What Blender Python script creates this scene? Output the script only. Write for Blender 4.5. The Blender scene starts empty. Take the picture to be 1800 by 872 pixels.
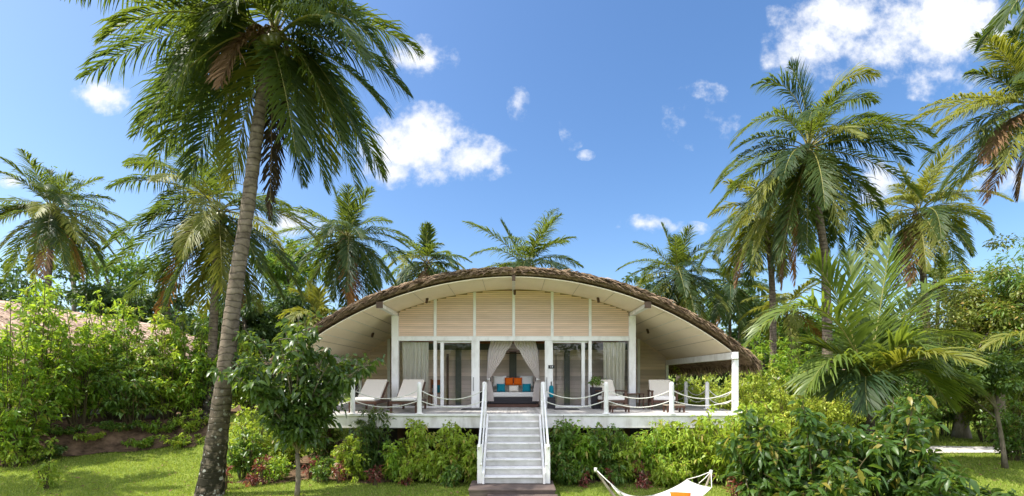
import bpy, math, random
import numpy as np
R = math.radians
random.seed(7); rng = np.random.default_rng(7)
S = bpy.context.scene
COL = S.collection

# ------------------------------------------------------------------ camera
FPX, VPX, VPY, CAMY, CAMZ = 800.0, 903.0, 668.0, -12.1, 2.55
cam_d = bpy.data.cameras.new("camera"); cam = bpy.data.objects.new("camera", cam_d); COL.objects.link(cam)
cam.location = (0, CAMY, CAMZ); cam.rotation_euler = (R(90), 0, 0)
cam_d.sensor_width = 36; cam_d.lens = 36 * FPX / 1800
cam_d.shift_x = -(VPX - 900) / 1800; cam_d.shift_y = (VPY - 436) / 1800
cam_d.clip_end = 2000; cam_d.clip_start = 0.05
S.camera = cam

# ------------------------------------------------------------------ sky, sun, exposure
SUN_DIR = np.array([-0.58, -0.13, 0.85]); SUN_DIR /= np.linalg.norm(SUN_DIR)
SUN_EL = math.asin(SUN_DIR[2]); SUN_AZ = math.atan2(SUN_DIR[0], SUN_DIR[1])
SKY_STRENGTH, SUN_STRENGTH, EXPOSURE = 0.15, 3.5, 1.3
w = bpy.data.worlds.new("World"); S.world = w; w.use_nodes = True
nt = w.node_tree; nt.nodes.clear()
def wn(t, **k):
    n = nt.nodes.new(t)
    for a, b in k.items(): setattr(n, a, b)
    return n
def wm(op, a, b=None, c=None, clamp=False):
    n = wn('ShaderNodeMath', operation=op); n.use_clamp = clamp
    for i, v in enumerate((a, b, c)):
        if v is None: continue
        if isinstance(v, (int, float)): n.inputs[i].default_value = v
        else: nt.links.new(v, n.inputs[i])
    return n.outputs[0]
sky = wn('ShaderNodeTexSky'); sky.sky_type = 'NISHITA'; sky.sun_disc = False
sky.sun_elevation = SUN_EL; sky.sun_rotation = SUN_AZ
sky.air_density = 1.0; sky.dust_density = 1.6; sky.ozone_density = 2.0
hs = wn('ShaderNodeHueSaturation'); hs.inputs['Hue'].default_value = 0.502; hs.inputs['Saturation'].default_value = 1.22; hs.inputs['Value'].default_value = 0.66
nt.links.new(sky.outputs[0], hs.inputs['Color'])
tc = wn('ShaderNodeTexCoord'); sx = wn('ShaderNodeSeparateXYZ'); nt.links.new(tc.outputs['Generated'], sx.inputs[0])
yy = wm('MAXIMUM', sx.outputs[1], 0.02)
U = wm('DIVIDE', sx.outputs[0], yy); V = wm('DIVIDE', sx.outputs[2], yy)
cv = wn('ShaderNodeCombineXYZ'); nt.links.new(U, cv.inputs[0]); nt.links.new(V, cv.inputs[1])
def noise(scale, detail, rough, off):
    mp = wn('ShaderNodeMapping'); mp.inputs['Location'].default_value = off; nt.links.new(cv.outputs[0], mp.inputs[0])
    n = wn('ShaderNodeTexNoise'); n.inputs['Scale'].default_value = scale; n.inputs['Detail'].default_value = detail
    n.inputs['Roughness'].default_value = rough; nt.links.new(mp.outputs[0], n.inputs[0]); return n.outputs[0]
nb = wn('ShaderNodeTexNoise'); nb.inputs['Scale'].default_value = 2.2; nb.inputs['Detail'].default_value = 6; nt.links.new(tc.outputs['Generated'], nb.inputs[0]); n1b = nb.outputs[0]
n1 = noise(9.0, 8, 0.62, (0.3, 0.7, 0)); n2 = noise(34.0, 5, 0.6, (2, 1, 0))
nn = wm('ADD', wm('MULTIPLY', wm('SUBTRACT', n1, 0.5), 3.8), wm('MULTIPLY', wm('SUBTRACT', n2, 0.5), 1.5))
CLOUDS = [  # centre px, half-size px, weight
    (728, 255, 112, 78, 1.3), (825, 278, 92, 42, 1.2), (690, 300, 62, 34, 1.0), (742, 104, 66, 44, 0.95), (182, 168, 60, 36, 1.05), (912, 184, 22, 34, 0.6),
    (1008, 222, 26, 42, 0.22), (1030, 273, 17, 10, 0.3), (1440, 70, 105, 95, 1.0), (1500, 30, 150, 60, 1.0), (1640, 45, 190, 100, 1.35), (1660, 130, 125, 50, 0.7),
    (1130, 394, 52, 18, 0.75), (1210, 402, 38, 14, 0.5), (1545, 325, 60, 54, 0.85), (20, 318, 30, 14, 0.6), (505, 398, 80, 30, 0.9),
    (1232, 205, 70, 60, 0.06), (1780, 320, 70, 36, 0.5)]
mask = None
for (px, py, a, b, wt) in CLOUDS:
    u0, v0, a, b = (px - VPX) / FPX, (VPY - py) / FPX, a / FPX, b / FPX
    du = wm('MULTIPLY', wm('SUBTRACT', U, u0), 1 / a); dv = wm('MULTIPLY', wm('SUBTRACT', V, v0), 1 / b)
    d2 = wm('ADD', wm('MULTIPLY', du, du), wm('MULTIPLY', dv, dv))
    q1 = wm('SUBTRACT', 1.0, wm('SQRT', d2)); m = wm('MINIMUM', wm('MULTIPLY', q1, wt * 1.5), wm('MULTIPLY', q1, 5.0))
    m = wm('MAXIMUM', m, -3.0)
    mask = m if mask is None else wm('MAXIMUM', mask, m)
front = wm('GREATER_THAN', sx.outputs[1], 0.05)
back = wm('SUBTRACT', wm('MULTIPLY', n1b, 5.0), 1.9)
mask = wm('ADD', wm('MULTIPLY', wm('ADD', mask, nn), front), wm('MULTIPLY', back, wm('SUBTRACT', 1.0, front)))
mr = wn('ShaderNodeMapRange', interpolation_type='SMOOTHSTEP'); mr.inputs['From Min'].default_value = 0.0; mr.inputs['From Max'].default_value = 1.45
nt.links.new(mask, mr.inputs['Value'])
dens = mr.outputs[0]
cr = wn('ShaderNodeMix', data_type='RGBA'); cr.inputs[6].default_value = (2.5, 2.65, 3.05, 1); cr.inputs[7].default_value = (3.2, 3.2, 3.2, 1)
nt.links.new(wm('MULTIPLY', wm('ADD', n2, n1), 0.55), cr.inputs[0])
# unseen clouds behind the camera, added and brightened as fill for the facade
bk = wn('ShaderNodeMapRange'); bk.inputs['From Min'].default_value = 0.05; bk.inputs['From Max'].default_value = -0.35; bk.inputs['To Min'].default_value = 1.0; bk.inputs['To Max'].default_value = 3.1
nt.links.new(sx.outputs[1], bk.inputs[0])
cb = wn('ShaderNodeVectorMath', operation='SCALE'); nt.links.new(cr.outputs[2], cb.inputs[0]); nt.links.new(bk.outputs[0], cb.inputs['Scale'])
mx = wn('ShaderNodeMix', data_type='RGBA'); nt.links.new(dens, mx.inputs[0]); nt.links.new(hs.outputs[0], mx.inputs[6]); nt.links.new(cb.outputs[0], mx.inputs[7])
bg = wn('ShaderNodeBackground'); bg.inputs['Strength'].default_value = SKY_STRENGTH
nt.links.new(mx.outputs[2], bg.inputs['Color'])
wo = wn('ShaderNodeOutputWorld'); nt.links.new(bg.outputs[0], wo.inputs[0])
sl = bpy.data.lights.new("sun", 'SUN'); so = bpy.data.objects.new("sun", sl); COL.objects.link(so)
sl.energy = SUN_STRENGTH; sl.angle = R(0.5); sl.color = (1.0, 0.95, 0.86)
from mathutils import Vector
so.rotation_euler = Vector(tuple(-SUN_DIR)).to_track_quat('-Z', 'Y').to_euler(); so.location = (-20, -5, 30)
S.view_settings.view_transform = 'Standard'; S.view_settings.look = 'None'; S.view_settings.gamma = 1
S.view_settings.exposure = EXPOSURE; S.view_settings.use_curve_mapping = False
S.render.engine = 'CYCLES'
S.cycles.max_bounces = 8; S.cycles.diffuse_bounces = 6; S.cycles.glossy_bounces = 3; S.cycles.transmission_bounces = 4
S.cycles.transparent_max_bounces = 12; S.cycles.caustics_reflective = False; S.cycles.caustics_refractive = False

# ------------------------------------------------------------------ helpers
def W(px, py, D): return np.array([(px - VPX) / FPX * D, CAMY + D, CAMZ - (py - VPY) / FPX * D])
def ss(t): t = np.clip(t, 0, 1); return t * t * (3 - 2 * t)
def unit(v): v = np.asarray(v, float); return v / (np.linalg.norm(v, axis=-1, keepdims=True) + 1e-9)
def bank_D(x): return np.interp(x, [-18, -15.2, -14.3, -13.2, -12, -10.5, -9, -7], [11.2, 12.0, 13.2, 14.6, 15.3, 15.4, 15.8, 16.4])
def H(x, y):
    x = np.asarray(x, float); y = np.asarray(y, float); D = y - CAMY
    z = (.85 * ss((D - bank_D(x)) / 1.9) + .05 * np.clip(D - 11, 0, 9)) * ss((-x - 6.3) / 2.6)
    z = z + 0.045 * np.clip(D - 18, 0, 60) * ss((x - 6.5) / 3)
    z = z + 0.05 * np.clip(D - 27, 0, 60)
    z = z + 0.03 * np.sin(x * 0.9 + 0.4 * y) * np.sin(y * 0.7 + 1) * ss((np.abs(x) - 1.3) / 1.0)
    return z
def Hf(x, y): return float(H(x, y))
def empty(name, loc, label, cat, group=None, rz=0.0):
    o = bpy.data.objects.new(name, None); COL.objects.link(o); o.location = tuple(float(c) for c in loc); o.rotation_euler = (0, 0, rz)
    o.empty_display_size = 0.1
    o['label'] = label; o['category'] = cat
    if group: o['group'] = group
    return o
def tag(o, label, cat, group=None):
    o['label'] = label; o['category'] = cat
    if group: o['group'] = group
    return o
def world_off(p):
    off = np.zeros(3)
    while p is not None: off += np.array(p.location); p = p.parent
    return off
def link_mesh(name, me, parent=None):
    o = bpy.data.objects.new(name, me); COL.objects.link(o)
    if parent is not None: o.parent = parent
    return o
def np_mesh(name, V, faces, mats, parent=None, smooth=False, local=False, mi=None):
    """faces: list of int arrays (n,3)/(n,4) in order."""
    V = np.asarray(V, float)
    if parent is not None and not local: V = V - world_off(parent)
    me = bpy.data.meshes.new(name); me.vertices.add(len(V)); me.vertices.foreach_set('co', V.astype(np.float32).ravel())
    faces = [np.asarray(f, np.int32) for f in faces if len(f)]
    loops = np.concatenate([f.ravel() for f in faces]); tot = np.concatenate([np.full(len(f), f.shape[1], np.int32) for f in faces])
    start = np.concatenate([[0], np.cumsum(tot)[:-1]]).astype(np.int32)
    me.loops.add(len(loops)); me.loops.foreach_set('vertex_index', loops)
    me.polygons.add(len(tot)); me.polygons.foreach_set('loop_start', start); me.polygons.foreach_set('loop_total', tot)
    for m in (mats if isinstance(mats, (list, tuple)) else [mats]): me.materials.append(m)
    if mi is not None: me.polygons.foreach_set('material_index', np.asarray(mi, np.int32))
    if smooth: me.polygons.foreach_set('use_smooth', np.ones(len(tot), bool))
    me.update(calc_edges=True); me.validate()
    return link_mesh(name, me, parent)

class MB:
    def __init__(s): s.v = []; s.f = []
    def add(s, vs, fs):
        b = len(s.v); s.v += [tuple(map(float, v)) for v in vs]; s.f += [tuple(b + i for i in f) for f in fs]; return s
    def box(s, x0, x1, y0, y1, z0, z1):
        return s.add([(x0,y0,z0),(x1,y0,z0),(x1,y1,z0),(x0,y1,z0),(x0,y0,z1),(x1,y0,z1),(x1,y1,z1),(x0,y1,z1)],
                     [(0,3,2,1),(4,5,6,7),(0,1,5,4),(1,2,6,5),(2,3,7,6),(3,0,4,7)])
    def beam(s, p, q, wd, ht, up=(0, 0, 1)):
        p = np.array(p, float); q = np.array(q, float); t = unit(q - p); a = np.cross(t, up)
        a = unit(a) if np.linalg.norm(a) > 1e-4 else np.array([1., 0, 0]); b = np.cross(a, t)
        c = [(-1,-1),(1,-1),(1,1),(-1,1)]
        vs = [e + a * i * wd / 2 + b * j * ht / 2 for e in (p, q) for i, j in c]
        return s.add(vs, [(3,2,1,0),(4,5,6,7),(0,1,5,4),(1,2,6,5),(2,3,7,6),(3,0,4,7)])
    def tube(s, pts, rad, n=8, cap=True):
        pts = np.array(pts, float); m = len(pts); rad = np.broadcast_to(rad, (m,)).astype(float)
        T = unit(np.gradient(pts, axis=0)); ref = np.array([0, 0, 1.]) if abs(T[0][2]) < .9 else np.array([1., 0, 0])
        b = len(s.v); a = unit(np.cross(T[0], ref))
        for i in range(m):
            a = unit(a - T[i] * np.dot(a, T[i])); c = np.cross(T[i], a)
            for k in range(n):
                th = 2 * math.pi * k / n; s.v.append(tuple(pts[i] + rad[i] * (a * math.cos(th) + c * math.sin(th))))
        for i in range(m - 1):
            for k in range(n):
                s.f.append((b+i*n+k, b+i*n+(k+1)%n, b+(i+1)*n+(k+1)%n, b+(i+1)*n+k))
        if cap: s.f.append(tuple(b + k for k in reversed(range(n)))); s.f.append(tuple(b + (m-1)*n + k for k in range(n)))
        return s
    def lathe(s, c, prof, n=16):
        b = len(s.v); c = np.array(c, float)
        for r, z in prof:
            for k in range(n):
                th = 2*math.pi*k/n; s.v.append((c[0]+r*math.cos(th), c[1]+r*math.sin(th), c[2]+z))
        m = len(prof)
        for i in range(m-1):
            for k in range(n): s.f.append((b+i*n+k, b+i*n+(k+1)%n, b+(i+1)*n+(k+1)%n, b+(i+1)*n+k))
        s.f.append(tuple(b+k for k in reversed(range(n)))); s.f.append(tuple(b+(m-1)*n+k for k in range(n)))
        return s
    def grid(s, P):
        P = np.asarray(P, float); nu, nv = P.shape[:2]; b = len(s.v); s.v += [tuple(p) for p in P.reshape(-1, 3)]
        for i in range(nu-1):
            for j in range(nv-1): s.f.append((b+i*nv+j, b+(i+1)*nv+j, b+(i+1)*nv+j+1, b+i*nv+j+1))
        return s
    def build(s, name, mat, parent=None, smooth=False, bevel=0.0, solid=0.0, local=False, seg=1):
        off = np.zeros(3) if (parent is None or local) else world_off(parent)
        me = bpy.data.meshes.new(name); me.from_pydata([(x-off[0], y-off[1], z-off[2]) for x, y, z in s.v], [], s.f)
        for m in (mat if isinstance(mat, (list, tuple)) else [mat]): me.materials.append(m)
        me.update()
        if smooth: me.polygons.foreach_set('use_smooth', np.ones(len(me.polygons), bool))
        o = link_mesh(name, me, parent)
        if solid: md = o.modifiers.new('s', 'SOLIDIFY'); md.thickness = solid; md.offset = 0
        if bevel: md = o.modifiers.new('b', 'BEVEL'); md.width = bevel; md.segments = seg; md.limit_method = 'ANGLE'; md.angle_limit = R(40)
        return o
def copy_tree(o, parent=None):
    c = o.copy(); COL.objects.link(c)
    if parent is not None: c.parent = parent
    for ch in o.children: copy_tree(ch, c)
    return c

# ------------------------------------------------------------------ materials
def mat_base(name):
    m = bpy.data.materials.new(name); m.use_nodes = True; t = m.node_tree; t.nodes.clear()
    out = t.nodes.new('ShaderNodeOutputMaterial'); return m, t, out
def mat(name, c1, c2=None, rough=0.6, spec=0.4, scale=6.0, detail=6, bump=0.0, bscale=None, stretch=(1,1,1), metal=0.0, sss=None, contrast=(0.3,0.7), isl=0.0):
    m, t, out = mat_base(name); p = t.nodes.new('ShaderNodeBsdfPrincipled'); L = t.links.new
    p.inputs['Roughness'].default_value = rough; p.inputs['Specular IOR Level'].default_value = spec; p.inputs['Metallic'].default_value = metal
    tcn = t.nodes.new('ShaderNodeTexCoord'); mp = t.nodes.new('ShaderNodeMapping'); mp.inputs['Scale'].default_value = stretch; L(tcn.outputs['Object'], mp.inputs[0])
    if c2 is None: c2 = tuple(c * 0.82 for c in c1)
    n = t.nodes.new('ShaderNodeTexNoise'); n.inputs['Scale'].default_value = scale; n.inputs['Detail'].default_value = detail; n.inputs['Roughness'].default_value = .6; L(mp.outputs[0], n.inputs[0])
    r = t.nodes.new('ShaderNodeValToRGB'); r.color_ramp.elements[0].position = contrast[0]; r.color_ramp.elements[1].position = contrast[1]
    r.color_ramp.elements[0].color = (*c2, 1); r.color_ramp.elements[1].color = (*c1, 1); L(n.outputs[0], r.inputs[0]); colout = r.outputs[0]
    if isl:
        g = t.nodes.new('ShaderNodeNewGeometry'); h = t.nodes.new('ShaderNodeHueSaturation'); mr_ = t.nodes.new('ShaderNodeMapRange'); mr_.inputs['To Min'].default_value = 1 - isl; mr_.inputs['To Max'].default_value = 1 + isl * .6
        L(g.outputs['Random Per Island'], mr_.inputs[0]); L(mr_.outputs[0], h.inputs['Value']); L(colout, h.inputs['Color']); colout = h.outputs[0]
    L(colout, p.inputs['Base Color'])
    if bump:
        n2_ = t.nodes.new('ShaderNodeTexNoise'); n2_.inputs['Scale'].default_value = bscale or scale * 4; n2_.inputs['Detail'].default_value = 4; L(mp.outputs[0], n2_.inputs[0])
        b = t.nodes.new('ShaderNodeBump'); b.inputs['Strength'].default_value = bump; b.inputs['Distance'].default_value = .02; L(n2_.outputs[0], b.inputs['Height']); L(b.outputs[0], p.inputs['Normal'])
    L(p.outputs[0], out.inputs[0]); return m
def leafmat(name, c1, c2, tr, trans=0.35, rough=0.42, spec=0.5, c3=None):
    m, t, out = mat_base(name); L = t.links.new
    g = t.nodes.new('ShaderNodeNewGeometry'); r = t.nodes.new('ShaderNodeValToRGB'); e = r.color_ramp.elements
    e[0].color = (*c1, 1); e[1].color = (*c2, 1); e[1].position = 0.9 if c3 else 1.0
    if c3: k = e.new(1.0); k.color = (*c3, 1); k2 = e.new(0.94); k2.color = (*c3, 1)
    L(g.outputs['Random Per Island'], r.inputs[0])
    p = t.nodes.new('ShaderNodeBsdfPrincipled'); p.inputs['Roughness'].default_value = rough; p.inputs['Specular IOR Level'].default_value = spec
    L(r.outputs[0], p.inputs['Base Color'])
    tl = t.nodes.new('ShaderNodeBsdfTranslucent'); mxc = t.nodes.new('ShaderNodeMix'); mxc.data_type = 'RGBA'; mxc.inputs[0].default_value = 0.75
    L(r.outputs[0], mxc.inputs[6]); mxc.inputs[7].default_value = (*tr, 1); L(mxc.outputs[2], tl.inputs[0])
    ms = t.nodes.new('ShaderNodeMixShader'); ms.inputs[0].default_value = trans; L(p.outputs[0], ms.inputs[1]); L(tl.outputs[0], ms.inputs[2]); L(ms.outputs[0], out.inputs[0])
    return m
M = {}
M['white'] = mat('white_paint', (.81,.79,.775), (.63,.60,.57), .5, .35, 3.5, 10, .05, 30, (1,1,.5), contrast=(.28,.5))
M['whitew'] = mat('weathered_white_paint', (.78,.745,.715), (.54,.50,.45), .55, .3, 3.2, 10, .06, 25, (1.2,1.2,.45), contrast=(.30,.55))
M['risershade'] = mat('shaded_white_riser_paint', (.60,.585,.56), (.40,.385,.35), .55, .3, 4, 8, .05, 40)  # white riser paint toned darker to carry the risers' shade, with scuffs
M['soffit'] = mat('cream_soffit', (.88,.75,.59), (.75,.62,.475), .6, .2, 1.1, 9, stretch=(1,.5,1), contrast=(.25,.6))
M['seam'] = mat('soffit_seam', (.56,.48,.37), None, .7, .2)
M['ridge'] = mat('soffit_batten', (.80,.75,.64), None, .6, .2)
M['slat'] = mat('tan_slat_wood', (.89,.665,.54), (.73,.525,.41), .6, .25, 3, 6, .08, 20, (.5,4,9), isl=.12)
M['slatback'] = mat('slat_backing_board', (.42,.31,.20), None, .8, .1)  # darker brown board set behind slats and wall planks
M['siding'] = mat('pale_siding', (.74,.58,.46), (.66,.50,.39), .6, .25, 3, 6, .06, 20, (.5,4,9), isl=.22)
M['intwall'] = mat('interior_plank', (.86,.71,.62), (.78,.63,.55), .6, .25, 3, 6, .05, 20, (.5,4,9), isl=.22)
M['deck'] = mat('deck_boards', (.52,.50,.48), (.44,.42,.40), .55, .3, 4, 8, .06, 30, (6,.6,1), isl=.22)
M['thatch'] = mat('thatch', (.30,.21,.145), (.13,.085,.055), .9, .1, 3, 9, .9, 22, (5,1.2,3), contrast=(.35,.65))
M['thatch2'] = mat('pale_thatch', (.60,.45,.35), (.40,.28,.21), .9, .1, 3, 9, .9, 26, (2,5,3), contrast=(.35,.65))
M['strand'] = leafmat('thatch_strand', (.065,.042,.028), (.40,.28,.18), (.30,.20,.10), .1, .8, .15)
M['strandp'] = leafmat('pale_thatch_strand', (.38,.27,.20), (.66,.50,.39), (.40,.28,.18), .1, .8, .15)
M['brown'] = mat('brown_fixture', (.10,.055,.03), None, .5)
M['orangewood'] = mat('orange_wood', (.33,.115,.04), (.24,.075,.025), .45, .4, 4, 6, .05, 20, (.6,4,4))
M['darkpost'] = mat('dark_green_grey', (.12,.125,.11), None, .5)
M['darkwood'] = mat('dark_wood', (.105,.048,.03), (.065,.03,.02), .45, .4, 6, 6, .06, 30, (1,1,5))
M['rattan'] = mat('dark_rattan', (.022,.018,.022), (.012,.01,.012), .55, .4, 60, 3, .3, 90)
M['cream'] = mat('cream_fabric', (.72,.66,.58), (.66,.60,.52), .85, .15, 30, 4, .1, 120)
M['offwhite'] = mat('offwhite_fabric', (.80,.77,.74), (.74,.71,.67), .85, .15, 30, 4, .1, 120)
M['hammock'] = mat('hammock_cotton', (.62,.60,.56), (.50,.48,.44), .9, .1, 60, 4, .5, 140, (1,3,1))
M['greyfab'] = mat('grey_fabric', (.60,.58,.55), (.54,.52,.50), .85, .15, 30, 4, .1, 120)
M['orange'] = mat('orange_fabric', (.66,.125,.008), (.56,.10,.007), .85, .15, 30, 4, .12, 120)
M['teal'] = mat('teal_fabric', (.008,.20,.27), (.006,.15,.21), .85, .15, 30, 4, .12, 120)
M['rope'] = mat('white_rope', (.78,.76,.70), (.60,.58,.52), .8, .15, 40, 3, .3, 90)
M['drape'] = leafmat('sheer_drape', (.82,.74,.70), (.85,.77,.73), (.85,.77,.72), .45, .9, .1)
M['curtain'] = leafmat('cream_curtain', (.88,.82,.70), (.90,.84,.72), (.8,.77,.65), .08, .9, .1)
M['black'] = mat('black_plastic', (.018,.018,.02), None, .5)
M['trunk'] = None
M['bark'] = mat('grey_bark', (.23,.19,.145), (.085,.07,.05), .85, .15, 9, 8, .6, 30, (1,1,.5), contrast=(.3,.68))
M['barkpale'] = mat('pale_bark', (.36,.31,.25), (.18,.15,.11), .85, .15, 9, 8, .5, 30, (1,1,.5), contrast=(.3,.68))
M['stem'] = mat('green_brown_stem', (.12,.10,.045), (.07,.055,.03), .7, .2, 12)
M['platform'] = mat('red_brown_step_boards', (.14,.105,.09), (.07,.05,.042), .65, .3, 5, 8, .2, 30, (.6,7,3), isl=.22)
M['path'] = mat('pale_concrete_path', (.50,.48,.45), (.38,.36,.33), .8, .2, 1.4, 9, .2, 30)
M['soil'] = mat('soil_and_leaf_litter', (.20,.13,.08), (.055,.036,.022), .95, .1, 4, 10, .9, 16, contrast=(.35,.65))
M['stone'] = mat('stone_step', (.34,.31,.27), (.22,.20,.17), .85, .2, 5, 8, .4, 20)
M['greywall'] = mat('grey_wall_paint', (.34,.33,.33), (.28,.27,.27), .8, .2, 2, 6)
M['petal'] = leafmat('white_petal', (.80,.78,.72), (.85,.83,.76), (.8,.8,.7), .3, .6, .2)
M['redleaf'] = leafmat('red_leaf', (.17,.03,.03), (.27,.085,.06), (.42,.07,.05), .35, .4, .5, (.5,.30,.2))
M['frondgreen'] = leafmat('palm_leaf_green', (0.030,0.058,0.017), (0.058,0.088,0.023), (0.309,0.393,0.030), .34, .5, .22)
M['frondblue'] = leafmat('palm_leaf_dark_green', (0.021,0.047,0.022), (0.040,0.065,0.023), (0.238,0.333,0.036), .32, .5, .22)
M['frondyel'] = leafmat('palm_leaf_olive', (0.111,0.141,0.030), (0.202,0.202,0.045), (0.476,0.476,0.036), .35, .5, .22)
M['frondlime'] = leafmat('young_palm_leaf', (.075,.12,.026), (.14,.19,.035), (.36,.46,.035), .38, .38, .35)
M['fronddead'] = leafmat('palm_leaf_dead', (.13,.075,.04), (.27,.16,.085), (.3,.16,.06), .2, .75, .2)
M['frondbrown'] = leafmat('palm_leaf_rotten', (.03,.022,.014), (.06,.042,.026), (.06,.04,.02), .1, .8, .15)
M['frondorange'] = leafmat('palm_leaf_dying', (.26,.12,.04), (.36,.18,.06), (.45,.2,.04), .3, .6, .2)
M['rachis'] = mat('palm_midrib', (.26,.24,.06), (.18,.17,.045), .5, .4, 4)
M['rachisdead'] = mat('dead_palm_midrib', (.16,.10,.05), None, .7)
M['coconut'] = mat('green_coconut', (.14,.16,.03), (.10,.09,.02), .4, .5, 5)
M['hedge'] = leafmat('bright_hedge_leaf', (0.109,0.217,0.023), (0.217,0.349,0.038), (0.615,0.800,0.051), .42, .42, .4, (.34,.28,.06))
M['hedge2'] = leafmat('yellow_green_leaf', (0.179,0.283,0.033), (0.328,0.431,0.051), (0.676,0.788,0.059), .42, .42, .4, (.36,.27,.07))
M['lime'] = leafmat('lime_flower_hedge_leaf', (0.216,0.308,0.037), (0.416,0.477,0.069), (0.706,0.788,0.074), .38, .45, .4, (0.588,0.532,0.084))
M['midleaf'] = leafmat('mid_green_leaf', (0.063,0.132,0.025), (0.126,0.214,0.034), (0.350,0.532,0.042), .35, .35, .42, (.22,.18,.045))
M['darkleaf'] = leafmat('dark_glossy_leaf', (.030,.066,.018), (.080,.130,.030), (.28,.40,.03), .34, .36, .4)
M['bigleaf'] = leafmat('large_glossy_leaf', (.024,.060,.014), (.070,.130,.026), (.32,.46,.035), .36, .38, .4, (.24,.20,.04))
M['woodleaf'] = leafmat('forest_leaf', (0.034,0.070,0.024), (0.077,0.126,0.031), (0.168,0.280,0.028), .25, .5, .3)
M['oliveleaf'] = leafmat('olive_tree_leaf', (0.105,0.147,0.031), (0.224,0.252,0.050), (0.448,0.504,0.056), .35, .42, .4, (0.364,0.238,0.070))
M['grassblade'] = leafmat('grass_blade', (.13,.20,.030), (.30,.36,.06), (.46,.56,.05), .38, .6, .25, (.42,.38,.14))
def trunkmat():
    m, t, out = mat_base('palm_trunk_bark'); L = t.links.new; N = t.nodes.new
    p = N('ShaderNodeBsdfPrincipled'); p.inputs['Roughness'].default_value = .85; p.inputs['Specular IOR Level'].default_value = .15
    tcn = N('ShaderNodeTexCoord'); sp = N('ShaderNodeSeparateXYZ'); L(tcn.outputs['Object'], sp.inputs[0])
    n = N('ShaderNodeTexNoise'); n.inputs['Scale'].default_value = 7; n.inputs['Detail'].default_value = 8; L(tcn.outputs['Object'], n.inputs[0])
    r = N('ShaderNodeValToRGB'); r.color_ramp.elements[0].position = .3; r.color_ramp.elements[1].position = .7
    r.color_ramp.elements[0].color = (.095,.072,.052,1); r.color_ramp.elements[1].color = (.225,.18,.135,1); L(n.outputs[0], r.inputs[0])
    wv = N('ShaderNodeTexWave'); wv.bands_direction = 'Z'; wv.inputs['Scale'].default_value = 2.1; wv.inputs['Distortion'].default_value = 5.5; wv.inputs['Detail'].default_value = 4; wv.inputs['Detail Scale'].default_value = 1.3
    L(tcn.outputs['Object'], wv.inputs[0])
    wr = N('ShaderNodeValToRGB'); wr.color_ramp.elements[0].position = .03; wr.color_ramp.elements[1].position = .16; wr.color_ramp.elements[0].color = (.25,.25,.25,1); L(wv.outputs[0], wr.inputs[0])
    m1 = N('ShaderNodeMix'); m1.data_type = 'RGBA'; m1.blend_type = 'MULTIPLY'; m1.inputs[0].default_value = .55; L(r.outputs[0], m1.inputs[6]); L(wr.outputs[0], m1.inputs[7])
    # lichen and dark moss patches on the lower stem
    n3 = N('ShaderNodeTexNoise'); n3.inputs['Scale'].default_value = 6.5; n3.inputs['Detail'].default_value = 5; n3.inputs['Roughness'].default_value = .65; L(tcn.outputs['Object'], n3.inputs[0])
    low = N('ShaderNodeMapRange'); low.inputs['From Min'].default_value = 3.2; low.inputs['From Max'].default_value = .9; low.inputs['To Max'].default_value = .98; L(sp.outputs[2], low.inputs[0])
    dk = N('ShaderNodeMath'); dk.operation = 'GREATER_THAN'; dk.inputs[1].default_value = .0
    a1 = N('ShaderNodeMapRange'); a1.inputs['From Min'].default_value = .66; a1.inputs['From Max'].default_value = .50; L(n3.outputs[0], a1.inputs[0])
    mu = N('ShaderNodeMath'); mu.operation = 'MULTIPLY'; L(a1.outputs[0], mu.inputs[0]); L(low.outputs[0], mu.inputs[1])
    m2 = N('ShaderNodeMix'); m2.data_type = 'RGBA'; L(mu.outputs[0], m2.inputs[0]); L(m1.outputs[2], m2.inputs[6]); m2.inputs[7].default_value = (.022,.02,.012,1)
    n4 = N('ShaderNodeTexNoise'); n4.inputs['Scale'].default_value = 9; n4.inputs['Detail'].default_value = 3; mp = N('ShaderNodeMapping'); mp.inputs['Location'].default_value = (5,3,1); L(tcn.outputs['Object'], mp.inputs[0]); L(mp.outputs[0], n4.inputs[0])
    a2 = N('ShaderNodeMapRange'); a2.inputs['From Min'].default_value = .60; a2.inputs['From Max'].default_value = .66; L(n4.outputs[0], a2.inputs[0])
    mu2 = N('ShaderNodeMath'); mu2.operation = 'MULTIPLY'; L(a2.outputs[0], mu2.inputs[0]); L(low.outputs[0], mu2.inputs[1])
    m3 = N('ShaderNodeMix'); m3.data_type = 'RGBA'; L(mu2.outputs[0], m3.inputs[0]); L(m2.outputs[2], m3.inputs[6]); m3.inputs[7].default_value = (.34,.33,.30,1)
    L(m3.outputs[2], p.inputs['Base Color'])
    b = N('ShaderNodeBump'); b.inputs['Strength'].default_value = .6; b.inputs['Distance'].default_value = .02; ad = N('ShaderNodeMath'); ad.operation = 'ADD'; L(n.outputs[0], ad.inputs[0]); L(wr.outputs[0], ad.inputs[1]); L(ad.outputs[0], b.inputs['Height']); L(b.outputs[0], p.inputs['Normal'])
    L(p.outputs[0], out.inputs[0]); return m
M['trunk'] = trunkmat()
def glassmat():
    m, t, out = mat_base('window_glass'); L = t.links.new
    f = t.nodes.new('ShaderNodeFresnel'); f.inputs[0].default_value = 1.55
    tr = t.nodes.new('ShaderNodeBsdfTransparent'); tr.inputs[0].default_value = (.98,.98,.97,1)
    g = t.nodes.new('ShaderNodeBsdfGlossy'); g.inputs['Roughness'].default_value = .0
    x = t.nodes.new('ShaderNodeMixShader'); L(f.outputs[0], x.inputs[0]); L(tr.outputs[0], x.inputs[1]); L(g.outputs[0], x.inputs[2]); L(x.outputs[0], out.inputs[0]); return m
M['glass'] = glassmat()
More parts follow.
